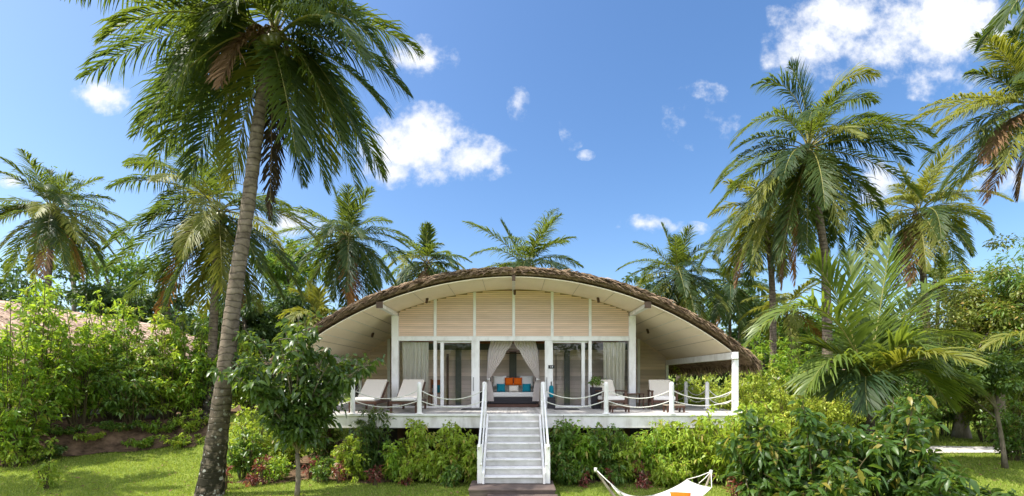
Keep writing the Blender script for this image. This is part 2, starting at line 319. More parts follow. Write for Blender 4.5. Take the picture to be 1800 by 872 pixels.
def grassmat():
    m, t, out = mat_base('lawn_turf'); L = t.links.new; N = t.nodes.new
    p = N('ShaderNodeBsdfPrincipled'); p.inputs['Roughness'].default_value = .85; p.inputs['Specular IOR Level'].default_value = .1
    tcn = N('ShaderNodeTexCoord')
    n = N('ShaderNodeTexNoise'); n.inputs['Scale'].default_value = .55; n.inputs['Detail'].default_value = 8; n.inputs['Roughness'].default_value = .65; L(tcn.outputs['Object'], n.inputs[0])
    n2_ = N('ShaderNodeTexNoise'); n2_.inputs['Scale'].default_value = 22; n2_.inputs['Detail'].default_value = 6; L(tcn.outputs['Object'], n2_.inputs[0])
    ad = N('ShaderNodeMath'); ad.operation = 'MULTIPLY_ADD'; ad.inputs[1].default_value = .5; L(n2_.outputs[0], ad.inputs[0]); 
    mu = N('ShaderNodeMath'); mu.operation = 'MULTIPLY'; mu.inputs[1].default_value = .5; L(n.outputs[0], mu.inputs[0]); L(mu.outputs[0], ad.inputs[2])
    r = N('ShaderNodeValToRGB'); e = r.color_ramp.elements; e[0].position = .32; e[1].position = .68; e[0].color = (.08,.135,.022,1); e[1].color = (.25,.295,.05,1); k3 = e.new(.86); k3.color = (.30,.27,.09,1); L(ad.outputs[0], r.inputs[0]); L(r.outputs[0], p.inputs['Base Color'])
    b = N('ShaderNodeBump'); b.inputs['Strength'].default_value = .7; b.inputs['Distance'].default_value = .03; L(n2_.outputs[0], b.inputs['Height']); L(b.outputs[0], p.inputs['Normal'])
    L(p.outputs[0], out.inputs[0]); return m
M['lawn'] = grassmat()

# ------------------------------------------------------------------ ground
def structure(o): o['kind'] = 'structure'; return o
xs = np.concatenate([np.linspace(-600, -40, 12), np.linspace(-36, 36, 401), np.linspace(40, 600, 12)])
ys = np.concatenate([np.linspace(-300, -20, 8), np.linspace(-16, 40, 301), np.linspace(48, 900, 14)])
gx, gy = np.meshgrid(xs, ys, indexing='ij'); P = np.stack([gx, gy, H(gx, gy)], -1)
structure(MB().grid(P).build('lawn', M['lawn'], smooth=True))
def flip(o): o.data.flip_normals(); return o
for o in [bpy.data.objects['lawn']]:
    if o.data.polygons[0].normal.z < 0: flip(o)
def sheet(name, rows, m, lift):
    """rows: list of (left xy, right xy); sheet follows the ground."""
    A = []
    for (a, b) in rows:
        a = np.array(a, float); b = np.array(b, float)
        A.append([(*(a + (b - a) * t), Hf(*(a + (b - a) * t)) + lift) for t in np.linspace(0, 1, 61)])
    o = MB().grid(np.array(A)).build(name, m, smooth=True)
    if o.data.polygons[0].normal.z < 0: flip(o)
    return structure(o)
PATH_Y = lambda x: 4.6 - 0.10 * (x - 14)
rows = [((x, PATH_Y(x) - .75 + .06 * math.sin(x * 2)), (x, PATH_Y(x) + .75 + .05 * math.sin(x * 1.7 + 1))) for x in np.linspace(7.5, 40, 60)]
sheet('garden_path', rows, M['path'], .03)
def bank_wob(x): return .22 * np.sin(x * 2.1) + .15 * np.sin(x * 5.3 + 1)
rows = [((x, CAMY + float(bank_D(x) + bank_wob(x))), (x, CAMY + 24.0)) for x in np.linspace(-22, -10.9, 120)]
sheet('soil_bank', rows, M['soil'], .035)
rows = []
for x in np.linspace(-6.9, 6.9, 90):
    e = -.75 + .14 * math.sin(x * 2.3) + .10 * math.sin(x * 5.9 + 1)
    if abs(x) < 1.1: e = -.3
    rows.append(((x, e), (x, 12.2)))
sheet('planting_bed', rows, M['soil'], .012)

# ------------------------------------------------------------------ grass blades (uncountable)
def in_bed(x, y):
    D = y - CAMY
    bed1 = (x < -10.9) & (D > bank_D(x) + bank_wob(x))
    bed2 = (np.abs(x) < 6.9) & (y > -.75 + .14 * np.sin(x * 2.3) + .10 * np.sin(x * 5.9 + 1))
    pth = (x > 7.5) & (np.abs(y - PATH_Y(x)) < .78)
    plat = (np.abs(x) < 1.0) & (y > -2.9) & (y < -.5)
    return bed1 | bed2 | pth | plat
def grass():
    n = 330000
    D = 9.2 * (27 / 9.2) ** rng.random(n); px = rng.uniform(-40, 1840, n); x = (px - VPX) / FPX * D; y = CAMY + D
    k = ~in_bed(x, y); D, x, y = D[k], x[k], y[k]; n = len(x)
    z = H(x, y); hgt = rng.uniform(.025, .06, n) * np.clip(D / 11, 1, 2); wd = .006 * np.clip(D / 9, 1, 3) * rng.uniform(.7, 1.5, n)
    az = rng.uniform(0, 2 * np.pi, n); la = rng.uniform(0, 2 * np.pi, n); ln = rng.uniform(.1, .8, n) * hgt
    c = np.stack([x, y, z], 1); a = np.stack([np.cos(az) * wd, np.sin(az) * wd, 0 * z], 1)
    t = c + np.stack([np.cos(la) * ln, np.sin(la) * ln, hgt], 1)
    Vv = np.stack([c - a, c + a, t], 1).reshape(-1, 3); F = np.arange(3 * n).reshape(-1, 3)
    o = np_mesh('grass', Vv, [F], M['grassblade']); o['kind'] = 'stuff'
    o['label'] = 'short sunlit mown grass of the garden lawn'
grass()

# ------------------------------------------------------------------ leaf meshes
def leaf_mesh(pos, d, up, ln, wd, fine=False, droop=.25):
    d = unit(d); s = unit(np.cross(d, up)); n = np.cross(s, d); ln = ln[:, None]; wd = wd[:, None]
    if not fine:
        b = pos; m = pos + d * ln * .5 - n * wd * .12; l = pos + d * ln * .45 + s * wd * .5 + n * wd * .12; r = pos + d * ln * .45 - s * wd * .5 + n * wd * .12
        t = pos + d * ln - np.array([0, 0, 1.]) * ln * droop
        Vv = np.stack([b, l, t, m, r], 1).reshape(-1, 3); k = np.arange(len(pos))[:, None] * 5
        return Vv, np.concatenate([k + np.array([0, 3, 2, 1]), k + np.array([0, 4, 2, 3])])
    g = np.array([0, 0, -1.])
    c1 = pos + d * ln * .32 + n * ln * .03; c2 = pos + d * ln * .68 + g * ln * droop * .35; t = pos + d * ln * .98 + g * ln * droop
    l1 = c1 + s * wd * .5 + n * wd * .14; r1 = c1 - s * wd * .5 + n * wd * .14; l2 = c2 + s * wd * .42 + n * wd * .12; r2 = c2 - s * wd * .42 + n * wd * .12
    Vv = np.stack([pos, l1, c1, r1, l2, c2, r2, t], 1).reshape(-1, 3); k = np.arange(len(pos))[:, None] * 8
    T = np.concatenate([k + np.array(a) for a in ([0, 2, 1], [0, 3, 2], [4, 5, 7], [5, 6, 7])])
    Q = np.concatenate([k + np.array(a) for a in ([1, 2, 5, 4], [2, 3, 6, 5])])
    return Vv, (T, Q)
def build_leaves(name, pos, d, ln, wd, m, parent, fine=False, droop=.25, tilt=.7):
    n = len(pos); up = unit(np.array([0, 0, 1.]) + rng.normal(0, tilt, (n, 3)))
    Vv, F = leaf_mesh(pos, d, up, ln, wd, fine, droop)
    return np_mesh(name, Vv, list(F) if fine else [F], m, parent, smooth=fine)
def curve3(p0, p1, p2, n):
    t = np.linspace(0, 1, n)[:, None]; return (1-t)**2 * np.array(p0) + 2*t*(1-t) * np.array(p1) + t*t * np.array(p2)
def shrub(name, base, h, rad, label, cat, group, m, stems=18, twigs=8, per=9, leaf=(.12, .05), fine=False, droop=.25, low=.12, shoots=0, flat=.35, stem_m='stem', stem_r=.014, flowers=0, flower_m='petal', squash=1.0, lean=(0, 0), tw=.26, trunk=None):
    base = np.array([base[0], base[1], Hf(base[0], base[1])]); e = empty(name, base, label, cat, group)
    sm = MB(); LP = []; LD = []; tops = []
    org = base.copy()
    if trunk:
        tp = curve3(base, base + np.array([rng.normal(0, .05), 0, trunk[0] * .5]), base + np.array([lean[0] * .3, lean[1] * .3, trunk[0]]), 7)
        sm.tube(tp, np.linspace(trunk[1], trunk[1] * .7, 7), 8); org = tp[-1]
    for i in range(stems + shoots):
        az = rng.uniform(0, 2*np.pi); r = rad * math.sqrt(rng.random()); hh = (h - (org[2] - base[2])) * rng.uniform(.62, 1) * (1 - flat * (r / rad) ** 2)
        if i >= stems: r = rad * rng.uniform(.1, .75); hh = (h - (org[2] - base[2])) * rng.uniform(.98, 1.16)
        ez = np.array([math.cos(az) * r, math.sin(az) * r * squash, hh]) + np.array([lean[0], lean[1], 0])
        b0 = org + np.array([math.cos(az), math.sin(az) * squash, 0]) * min(.25, r * .3) * (0 if trunk else 1)
        pts = curve3(b0, b0 + np.array([ez[0] * .25, ez[1] * .25, hh * .6]), org + ez, 8)
        sm.tube(pts, np.linspace(stem_r, stem_r * .35, 8), 5, False)
        tops.append(pts[-1])
        for k in range(twigs):
            t = rng.uniform(low if i < stems else .45, 1.0); q = t * 7; a = int(min(q, 6)); p = pts[a] + (pts[a+1] - pts[a]) * (q - a)
            ta = rng.uniform(0, 2*np.pi); out = np.array([math.cos(ta), math.sin(ta), rng.uniform(-.15, .7)]); L = tw * min(h, 2.2) * rng.uniform(.45, 1) * (1.1 - .45 * t)
            if i >= stems: L *= .5
            tip = p + unit(out) * L
            if k % 2 == 0: sm.tube([p, (p + tip) / 2 + np.array([0, 0, .03]), tip], [stem_r * .45, stem_r * .35, stem_r * .2], 4, False)
            u = rng.uniform(.15, 1.0, per); q_ = p + (tip - p) * u[:, None] + rng.normal(0, .018, (per, 3)) * min(2.2, h)
            dd = unit(out) * .5 + rng.normal(0, .55, (per, 3)) + np.array([0, 0, -.2]); LP.append(q_); LD.append(dd)
    LP = np.concatenate(LP); LD = np.concatenate(LD); n = len(LP)
    k = LP[:, 2] > H(LP[:, 0], LP[:, 1]) + .03; LP, LD = LP[k], LD[k]; n = len(LP)
    sm.build('stem', M[stem_m], e, smooth=True)
    sc = rng.uniform(.65, 1.2, n); build_leaves('foliage', LP, LD, leaf[0] * sc, leaf[1] * sc, M[m], e, fine, droop)
    if flowers:
        idx = rng.choice(n, flowers, replace=False); idx = idx[np.argsort(-LP[idx, 2])]
        FP = []; FD = []
        for j in idx:
            for a in range(5):
                th = a * 2*np.pi/5; FP.append(LP[j] + np.array([0, -.03, .05])); FD.append([math.cos(th), -.4, math.sin(th)])
        FP = np.array(FP); FD = np.array(FD)
        o = build_leaves('blossom', FP, FD, np.full(len(FP), .07), np.full(len(FP), .05), M[flower_m], e, False, 0, .2); o['kind'] = 'stuff'
    return e
def tree(name, base, h, cr, cz, label, cat, group, m, trunk_r=.2, clumps=34, per=150, leaf=(.3, .13), clump_r=.24, bark='bark', lean=(0, 0), shell=.55, limbs=True, droop=.25):
    """cr = (rx, ry, rz) of the crown, cz = its centre height above the foot."""
    base = np.array([base[0], base[1], Hf(base[0], base[1])]); e = empty(name, base, label, cat, group)
    top = base + np.array([lean[0], lean[1], cz]); tp = curve3(base, base + np.array([lean[0] * .2, lean[1] * .2, cz * .5]), top, 9)
    sm = MB(); rr = np.linspace(trunk_r, trunk_r * .45, 9); rr[0] *= 1.25; sm.tube(tp, rr, 9)
    cs = []
    for i in range(clumps):
        v = unit(rng.normal(0, 1, 3)); q = rng.uniform(shell, 1.0) * (.82 + .32 * math.sin(v[0] * 5 + v[2] * 4 + i))
        cs.append(top + v * np.array(cr) * min(q, 1.06))
    LP = []; LD = []
    for i, c in enumerate(cs):
        if limbs and i % 2 == 0:
            s = tp[rng.integers(4, 9)]; sm.tube(curve3(s, (s + c) / 2 + np.array([0, 0, cr[2] * .12]), c, 6), np.linspace(trunk_r * .32, trunk_r * .06, 6), 5, False)
        f = rng.uniform(.6, 1.3); k = int(per * f)
        q = rng.normal(0, 1, (k, 3)); q = unit(q) * (rng.random((k, 1)) ** .45) * np.array([1, 1, .62]) * clump_r * f * (cr[0] + cr[2]) / 2
        LP.append(c + q); LD.append(unit(q) + rng.normal(0, .5, (k, 3)) + np.array([0, 0, -.25]))
    LP = np.concatenate(LP); LD = np.concatenate(LD); k = LP[:, 2] > H(LP[:, 0], LP[:, 1]) + .05; LP, LD = LP[k], LD[k]; n = len(LP)
    sm.build('trunk', M[bark], e, smooth=True)
    sc = rng.uniform(.65, 1.25, n); build_leaves('crown', LP, LD, leaf[0] * sc, leaf[1] * sc, M[m], e, False, droop)
    return e

# ------------------------------------------------------------------ palms
def frond(P0, P1, P2, m, parent, mr='rachis', pairs=46, ll=.85, lw=.05, droop=.75, r0=.028, bare=.14, name='frond'):
    P0, P1, P2 = (np.array(p, float) for p in (P0, P1, P2)); L = np.linalg.norm(P1 - P0) + np.linalg.norm(P2 - P1)
    K = 12; pts = curve3(P0, P1, P2, K); mb = MB().tube(pts, np.linspace(r0, r0 * .18, K), 4, False)
    Vr = np.array(mb.v); Fr = np.array(mb.f)
    t = np.repeat(np.linspace(bare, 1, pairs), 2) + rng.normal(0, .004, pairs * 2); t = np.clip(t, bare, 1)[:, None]; sd = np.tile([1., -1.], pairs)[:, None]
    p = (1-t)**2 * P0 + 2*t*(1-t) * P1 + t*t * P2; T = unit(2*(1-t) * (P1 - P0) + 2*t * (P2 - P1))
    B = np.cross(T, np.array([0, 0, 1.])); bn = np.linalg.norm(B, axis=1, keepdims=True)
    hor = P2 - P0; hor[2] = 0; Bf = unit(np.cross(unit(hor + 1e-4), np.array([0, 0, 1.]))); B = unit(np.where(bn > .25, B / (bn + 1e-9), Bf)); Nn = np.cross(B, T)
    Nn = np.where(Nn[:, 2:3] < -.2, -Nn, Nn)
    ang = np.radians(62 - 40 * t + rng.normal(0, 8, t.shape)); prof = np.sin(np.pi * np.clip(t * .86 + .10, 0, 1)) ** .55
    l = ll * prof * rng.uniform(.78, 1.08, t.shape) * np.where(rng.random(t.shape) < .05, .3, 1) * (1 - .35 * np.clip((t - .85) / .15, 0, 1))
    d0 = unit(B * sd * np.sin(ang) + T * np.cos(ang) + Nn * .22 + rng.normal(0, .085, (len(t), 3)))
    g = np.array([0, 0, -1.]); dr = droop * rng.uniform(.7, 1.3, t.shape) * (1 - .68 * np.abs(T[:, 2:3]))
    d1 = unit(d0 + g * dr * .75); d2 = unit(d0 + g * dr * 1.9)
    a = p + d0 * l * .3; b = a + d1 * l * .36; c = b + d2 * l * .38
    w0 = unit(T - d0 * np.sum(T * d0, 1, keepdims=True)); ww = lw * rng.uniform(.8, 1.2, t.shape)
    Vv = np.stack([p - w0 * ww * .25, p + w0 * ww * .25, a - w0 * ww * .5, a + w0 * ww * .5, b - w0 * ww * .42, b + w0 * ww * .42, c], 1).reshape(-1, 3)
    k = np.arange(len(t))[:, None] * 7 + len(Vr)
    Q = np.concatenate([Fr, k + np.array([0, 1, 3, 2]), k + np.array([2, 3, 5, 4])]); Tt = k + np.array([4, 5, 6])
    mi = np.zeros(len(Q) + len(Tt), int); mi[:len(Fr)] = 1
    return np_mesh(name, np.concatenate([Vr, Vv]), [Q, Tt], [M[m], M[mr]], parent, mi=mi)
def palm_trunk(pts, r, parent, flare=1.7, n=14):
    P = np.array(pts, float); K = max(10, int(np.sum(np.linalg.norm(np.diff(P, axis=0), axis=1)) / .07)); K = min(K, 150)
    # Catmull-Rom resample
    Q = []
    seg = len(P) - 1; E = np.vstack([2*P[0] - P[1], P, 2*P[-1] - P[-2]])
    for i in range(K):
        u = i / (K - 1) * seg; a = min(int(u), seg - 1); f = u - a; p0, p1, p2, p3 = E[a:a+4]
        Q.append(.5 * (2*p1 + (p2 - p0) * f + (2*p0 - 5*p1 + 4*p2 - p3) * f**2 + (3*p1 - p0 - 3*p2 + p3) * f**3))
    Q = np.array(Q); s = np.linspace(0, 1, K); rad = r * (1 - .38 * s) * (1 + (flare - 1) * np.exp(-s * 9)) + r * .045 * (rng.random(K) < .4) * rng.uniform(.2, 1, K) + r * .02 * rng.normal(0, 1, K)
    MB().tube(Q, rad, n).build('trunk', M['trunk'], parent, smooth=True)
def mixmat(choices): return choices[rng.integers(len(choices))]
def palm(base_xy, crown, label, L=4.0, r=.17, n=26, mats=('frondgreen', 'frondblue', 'frondyel'), key=None, mid=None, pairs=34, lw=.075, ll=.8, dead=2, nuts=4, group='coconut palms around the villa', elev=(78, -62), seed=0, droop=.8, extra_up=0, name='coconut_palm'):
    global rng
    keep = rng; rng = np.random.default_rng(seed + 100)
    crown = np.array(crown, float); bz = Hf(*base_xy); base = np.array([base_xy[0], base_xy[1], bz - .05]); e = empty(name, base, label, 'palm tree', group)
    pts = [base] + ([np.array(q) for q in mid] if mid else [base + (crown - base) * .5 + np.array([rng.normal(0, .15), 0, 0])]) + [crown - np.array([0, 0, .12])]
    palm_trunk(pts, r, e)
    if key:
        for q in key:
            c, tp, dd = q[0], q[1], q[2]; m = q[3] if len(q) > 3 else mixmat(mats[:2] if len(mats) > 1 else mats); Dc = crown[1] - CAMY
            P0 = crown + rng.normal(0, .06, 3); P1 = W(c[0], c[1], Dc + dd * .5); P2 = W(tp[0], tp[1], Dc + dd)
            fl = np.linalg.norm(P1 - P0) + np.linalg.norm(P2 - P1)
            frond(P0, P1, P2, m, e, 'rachisdead' if 'dead' in m or 'orange' in m or 'brown' in m else 'rachis', pairs, (.45 if 'brown' in m else 1) * ll * min(1.1, .35 + fl / 5.5), lw, droop)
    for i in range(n):
        f = (i + .5) / n; az = i * 2.39996 + rng.normal(0, .3); el = R(elev[0] + (elev[1] - elev[0]) * f ** .8 + rng.normal(0, 8)); Lf = L * rng.uniform(.78, 1.12) * (.62 + .38 * min(1, f * 4))
        d = np.array([math.cos(el) * math.cos(az), math.cos(el) * math.sin(az), math.sin(el)])
        P0 = crown + np.array([d[0] * .12, d[1] * .12, .15 - .35 * f]); P1 = P0 + d * Lf * .52
        drop = .28 + 1.55 * min(1, f * 1.8 + .06)
        P2 = P1 + unit(d * 1.0 + np.array([0, 0, -drop]) + rng.normal(0, .16, 3)) * Lf * .56
        isdead = i >= n - dead
        m = mixmat(['fronddead', 'frondorange', 'fronddead']) if isdead else (mixmat(mats) if f > .3 else mats[0])
        frond(P0, P1, P2, m, e, 'rachisdead' if isdead else 'rachis', pairs, ll, lw, droop * (.65 + .6 * f), r0=.03)
    for i in range(nuts):
        az = rng.uniform(0, 2*np.pi); c = crown + np.array([math.cos(az) * .26, math.sin(az) * .26 - .08, -.22 - .2 * rng.random()])
        MB().lathe(c, [(.02, -.13), (.08, -.10), (.115, -.02), (.105, .06), (.06, .12), (.015, .14)], 10).build('coconut', M['coconut'], e, smooth=True)
    # fibrous sheath under the crown
    st = MB()
    for i in range(16):
        az = rng.uniform(0, 2*np.pi); a = crown + np.array([math.cos(az) * .12, math.sin(az) * .12, .1]); q = a + np.array([math.cos(az) * .28, math.sin(az) * .28, rng.uniform(-.8, .1)])
        st.tube([a, (a + q) / 2 + np.array([0, 0, .08]), q], [.03, .02, .006], 4, False)
    st.build('fruit_stalk', M['rachisdead'], e, smooth=True)
    rng = keep
    return e

# ------------------------------------------------------------------ villa
DZ = 1.64                                   # deck level
PX = np.array([0, 1.09, 2.228, 3.203, 4.179, 5.154, 5.967, 6.455, 6.911]); PZ = np.array([5.737, 5.672, 5.509, 5.249, 4.875, 4.387, 3.899, 3.493, 3.135])
PCOEF = np.polyfit(np.concatenate([PX, -PX]), np.concatenate([PZ, PZ]), 6)
def topz(x): return np.polyval(PCOEF, np.clip(np.abs(x), 0, 6.95))
def soffz(x): return topz(x) - .205 - .012 * np.abs(x)
RY0, RY1 = .9, 12.3
WY, SY = 2.7, 6.1                            # central wall plane, side wall plane
def arch_solid(x0, x1, y0, y1, ztop, zbot, n=61):
    X = np.linspace(x0, x1, n); mb = MB(); vs = []
    for y in (y0, y1):
        vs += [(x, y, ztop(x)) for x in X] + [(x, y, zbot(x)) for x in X]
    f = []
    for i in range(n - 1):
        f += [(i, i+1, 2*n+i+1, 2*n+i), (n+i+1, n+i, 3*n+i, 3*n+i+1), (i+1, i, n+i, n+i+1), (2*n+i, 2*n+i+1, 3*n+i+1, 3*n+i)]
    f += [(0, 2*n, 3*n, n), (n-1, 2*n-1, 4*n-1, 3*n-1)]
    return mb.add(vs, f)
def strands(origin, d, ln, wd, m, name, parent, sag=.35):
    """thatch strands: narrow two-piece blades."""
    n = len(origin); d = unit(d); s = unit(np.cross(d, rng.normal(0, .5, (n, 3)) + np.array([0, -.6, .6]))); ln = ln[:, None]; wd = wd[:, None]
    mid = origin + d * ln * .5 + np.array([0, 0, .02]); tip = origin + d * ln - np.array([0, 0, 1.]) * ln * sag
    Vv = np.stack([origin - s * wd * .5, origin + s * wd * .5, mid - s * wd * .5, mid + s * wd * .5, tip], 1).reshape(-1, 3); k = np.arange(n)[:, None] * 5
    return np_mesh(name, Vv, [k + np.array([0, 1, 3, 2]), k + np.array([2, 3, 4])], m, parent)
def tang(x):
    dx = .01; z = topz(np.abs(x) + dx) - topz(np.abs(x) - dx); t = np.stack([np.sign(x) * 2 * dx, 0 * x, z], 1); return unit(t)
def make_roof(root, pale=False, ox=0.0, oy=0.0, oz=0.0, ends=(RY0, RY1), nfr=5200, ntop=7000):
    m = M['thatch2'] if pale else M['thatch']; sm = M['strandp'] if pale else M['strand']
    o3 = np.array([ox, oy, oz]); mb = arch_solid(-6.9, 6.9, ends[0], ends[1], topz, lambda x: topz(x) - .17)
    mb.v = [tuple(np.array(v) + o3) for v in mb.v]; roof = mb.build('roof', m, root, smooth=False)
    # front edge fringe: layered strands running down the slope and over the edge
    for nm, yb, cnt in (('edge_fringe', ends[0], nfr), ('edge_fringe', ends[1], nfr // 6)):
        x = rng.uniform(-6.95, 6.95, cnt); u = rng.random(cnt)
        org = np.stack([x, yb + (rng.uniform(-.07, .12, cnt) if yb == ends[0] else rng.uniform(-.12, .07, cnt)), topz(x) + .025 - u * .15], 1)
        d = tang(x) * rng.uniform(.6, 1.2, (cnt, 1)) + np.stack([rng.normal(0, .12, cnt), rng.normal(-.18 if yb == ends[0] else .18, .18, cnt), rng.uniform(-.22, .16, cnt)], 1)
        strands(org + o3, d, rng.uniform(.12, .32, cnt), rng.uniform(.018, .05, cnt), sm, nm, roof, .12)
    for sgn in (-1, 1):
        cnt = 2600; y = rng.uniform(ends[0] - .05, ends[1], cnt); x = np.full(cnt, sgn * 6.88) + rng.normal(0, .05, cnt)
        org = np.stack([x, y, topz(x) - rng.random(cnt) * .15], 1); d = np.stack([sgn * rng.uniform(.2, .8, cnt), rng.normal(0, .25, cnt), rng.uniform(-1, -.6, cnt)], 1)
        strands(org + o3, d, rng.uniform(.18, .42, cnt), rng.uniform(.02, .045, cnt), sm, 'eave_fringe', roof, .1)
    x = rng.uniform(-6.8, 6.8, ntop); y = rng.uniform(ends[0], ends[1], ntop); org = np.stack([x, y, topz(x) + .005], 1)
    d = tang(x) + np.stack([rng.normal(0, .1, ntop), rng.normal(0, .22, ntop), rng.uniform(.02, .16, ntop)], 1)
    strands(org + o3, d, rng.uniform(.25, .6, ntop), rng.uniform(.03, .08, ntop), sm, 'thatch_layer', roof, .06)
    return roof
villa = empty('villa', (0, WY, 0), 'raised cream villa with an arched thatched roof and rope railed deck, facing the lawn', 'villa')
make_roof(villa)
b = arch_solid(-6.25, 6.25, .97, 11.6, soffz, lambda x: soffz(x) - .03); soffit = b.build('soffit', M['soffit'], villa, smooth=False)
class PieceMaker:
    def __init__(s, n, m): s.n = n; s.m = m
    def beam(s, *a): MB().beam(*a).build(s.n, M[s.m], soffit)
sm_ = PieceMaker('panel_seam', 'seam'); bt = PieceMaker('batten', 'ridge')
for sgn in (-1, 1):
    for x in (4.35, 5.75):
        sm_.beam((sgn*x, .985, soffz(x) - .034), (sgn*x, SY - .01, soffz(x) - .034), .018, .014)
    for x in (4.75, 5.15, 5.5):
        bt.beam((sgn*x, .985, soffz(x) - .036), (sgn*x, SY - .01, soffz(x) - .036), .022, .016)
for x in (0.9, 1.9, 2.9, -0.9, -1.9, -2.9): sm_.beam((x, .985, soffz(x) - .034), (x, WY - .12, soffz(x) - .034), .012, .012)
for sgn in (-1, 1):
    MB().beam((sgn*3.84, .93, soffz(3.84) - .085), (sgn*3.84, WY + .1, soffz(3.84) - .085), .15, .11).build('purlin', M['white'], villa, bevel=.008)
    MB().beam((sgn*6.30, .80, 3.245), (sgn*6.16, SY + .1, 3.245), .16, .20).build('eave_beam', M['white'], villa, bevel=.008)
    MB().box(sgn*6.34-.07, sgn*6.34+.07, .86, 1.0, DZ+.004, 3.14).build('eave_post', M['white'], villa, bevel=.008)
    MB().box(sgn*3.84-.09, sgn*3.84+.09, .905, .955, soffz(3.84)-.16, soffz(3.84)+.02).build('purlin_end', M['brown'], villa)
MB().beam((0, .93, soffz(0) - .08), (0, WY - .06, soffz(0) - .08), .09, .09).build('purlin', M['whitew'], villa)
MB().box(-.05, .05, .90, .95, soffz(0)-.14, soffz(0)+.02).build('purlin_end', M['brown'], villa)
for x, y in ((-2.72, 2.2), (2.65, 2.2), (-4.95, 3.9), (4.7, 3.9), (0.03, 2.2)):
    z = soffz(x) - .03 - (.12 if x == .03 else 0)
    MB().tube([(x, y, z), (x, y, z - .04), (x, y - .03, z - .06), (x, y - .10, z - .15)], [.045, .045, .042, .04], 10).build('soffit_spotlight', M['brown'], villa, smooth=False)
# deck
dk = MB()
for i in range(0, 128):
    x0 = -6.38 + i * .0998; dk.box(x0, x0 + .094, -.02 + 0, 8.6, DZ - .05, DZ)
deck = dk.build('deck_floor', M['deck'], villa)
MB().box(-6.42, 6.42, -.02, 8.6, DZ - .10, DZ - .055).build('deck_base', M['whitew'], villa)
fs = MB(); fs.box(-6.42, 6.42, -.07, -.025, DZ - .36, DZ + .012); fs.box(-6.47, -6.425, -.07, 8.6, DZ - .36, DZ + .012); fs.box(6.425, 6.47, -.07, 8.6, DZ - .36, DZ + .012)
fs.build('fascia', M['whitew'], villa, bevel=.006)
MB().box(-6.42, 6.42, -.11, -.072, DZ - .04, DZ + .016).build('deck_nosing', M['white'], villa, bevel=.005)
for x in (-5.6, -3.4, -1.3, 1.3, 3.4, 5.6):
    for y in (1.7, 4.2): MB().box(x-.1, x+.1, y-.1, y+.1, -.1, DZ - .11).build('deck_pile', M['darkwood'], villa)  # pile colour darkened to stand in for the shade under the deck
MB().box(-6.2, 6.2, 5.0, 5.1, -.2, DZ - .11).build('underfloor_shade_sheet', M['black'], villa)  # black sheet added in place of the deep shade below the floor
# central gable wall
XM = (-2.55, -1.27, 0.0, 1.25, 2.48)
BZ0, BZ1 = 3.82, 3.97
fr = MB(); fr.box(-3.73, 3.73, WY-.06, WY+.06, BZ0, BZ1)
fr.build('lintel', M['white'], villa, bevel=.006)
for x in XM: MB().box(x-.045, x+.045, WY-.05, WY+.05, BZ1+.002, soffz(x) - .02).build('gable_mullion', M['white'], villa, bevel=.005)
for sgn in (-1, 1): MB().box(sgn*3.84-.11, sgn*3.84+.11, WY-.10, WY+.10, DZ+.004, soffz(3.84)-.142).build('corner_column', M['white'], villa, bevel=.008)
MB().box(-1.24-.13, -1.24+.13, WY-.07, WY+.07, DZ+.004, BZ0-.002).build('door_column', M['white'], villa, bevel=.008)
MB().box(1.14-.13, 1.14+.13, WY-.07, WY+.07, DZ+.004, BZ0-.002).build('door_column', M['white'], villa, bevel=.008)
edges = [-3.73] + list(XM) + [3.73]
def xmax_at(z):
    X = np.linspace(0, 6.2, 400); k = np.where(soffz(X) - .03 > z)[0]; return X[k[-1]] if len(k) else 0
for a, c in zip(edges[:-1], edges[1:]):
    a2, c2 = a + (.0465 if a > -3.7 else 0), c - (.0465 if c < 3.7 else 0); mb = MB(); z = BZ1 + .012
    while z < 5.5:
        xm = xmax_at(z + .05); p, q = max(a2, -xm), min(c2, xm)
        if q - p > .03: mb.box(p, q, WY - .022 + rng.normal(0, .002), WY + .012, z, z + .052)
        z += .064
    pn = mb.build('slat_panel', M['slat'], villa)
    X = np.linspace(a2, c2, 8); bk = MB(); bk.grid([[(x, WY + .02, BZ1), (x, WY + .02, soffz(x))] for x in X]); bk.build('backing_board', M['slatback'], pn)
# glazing
def pane(x0, x1, y, z0=DZ+.06, z1=BZ0-.02):
    MB().add([(x0, y, z0), (x1, y, z0), (x1, y, z1), (x0, y, z1)], [(0, 1, 2, 3)]).build('glass_pane', M['glass'], villa)
for (x0, x1) in ((-3.73, -2.60), (2.54, 3.73)):
    pane(x0, x1, WY)
    f = MB(); f.box(x0+.002, x1-.002, WY-.03, WY+.03, DZ+.004, DZ+.07); f.build('window_frame', M['white'], villa)
for (x0, x1, s) in ((-2.50, -1.37, -1), (1.27, 2.42, 1)):
    pane(x0 + .05, x1 - .03, WY + .07)
    f = MB(); xs_ = x0 + .11 if s < 0 else x1 - .21
    f.box(xs_, xs_+.11, WY+.03, WY+.11, DZ+.02, BZ0-.004); f.box(x0+.005, x1-.005, WY+.04, WY+.10, DZ+.005, DZ+.075); f.box(x0+.005, x1-.005, WY+.04, WY+.10, BZ0-.06, BZ0-.004)
    d = f.build('sliding_door', M['white'], villa, bevel=.004)
    hx = -1.30 if s < 0 else 1.07
    MB().box(hx-.012, hx+.012, WY-.10, WY-.072, DZ+.55, DZ+1.0).build('handle', M['greywall'], d, bevel=.003)
for x in (-2.55, 2.48): MB().box(x-.05, x+.05, WY-.05, WY+.05, DZ+.004, BZ0-.002).build('window_mullion', M['white'], villa, bevel=.005)
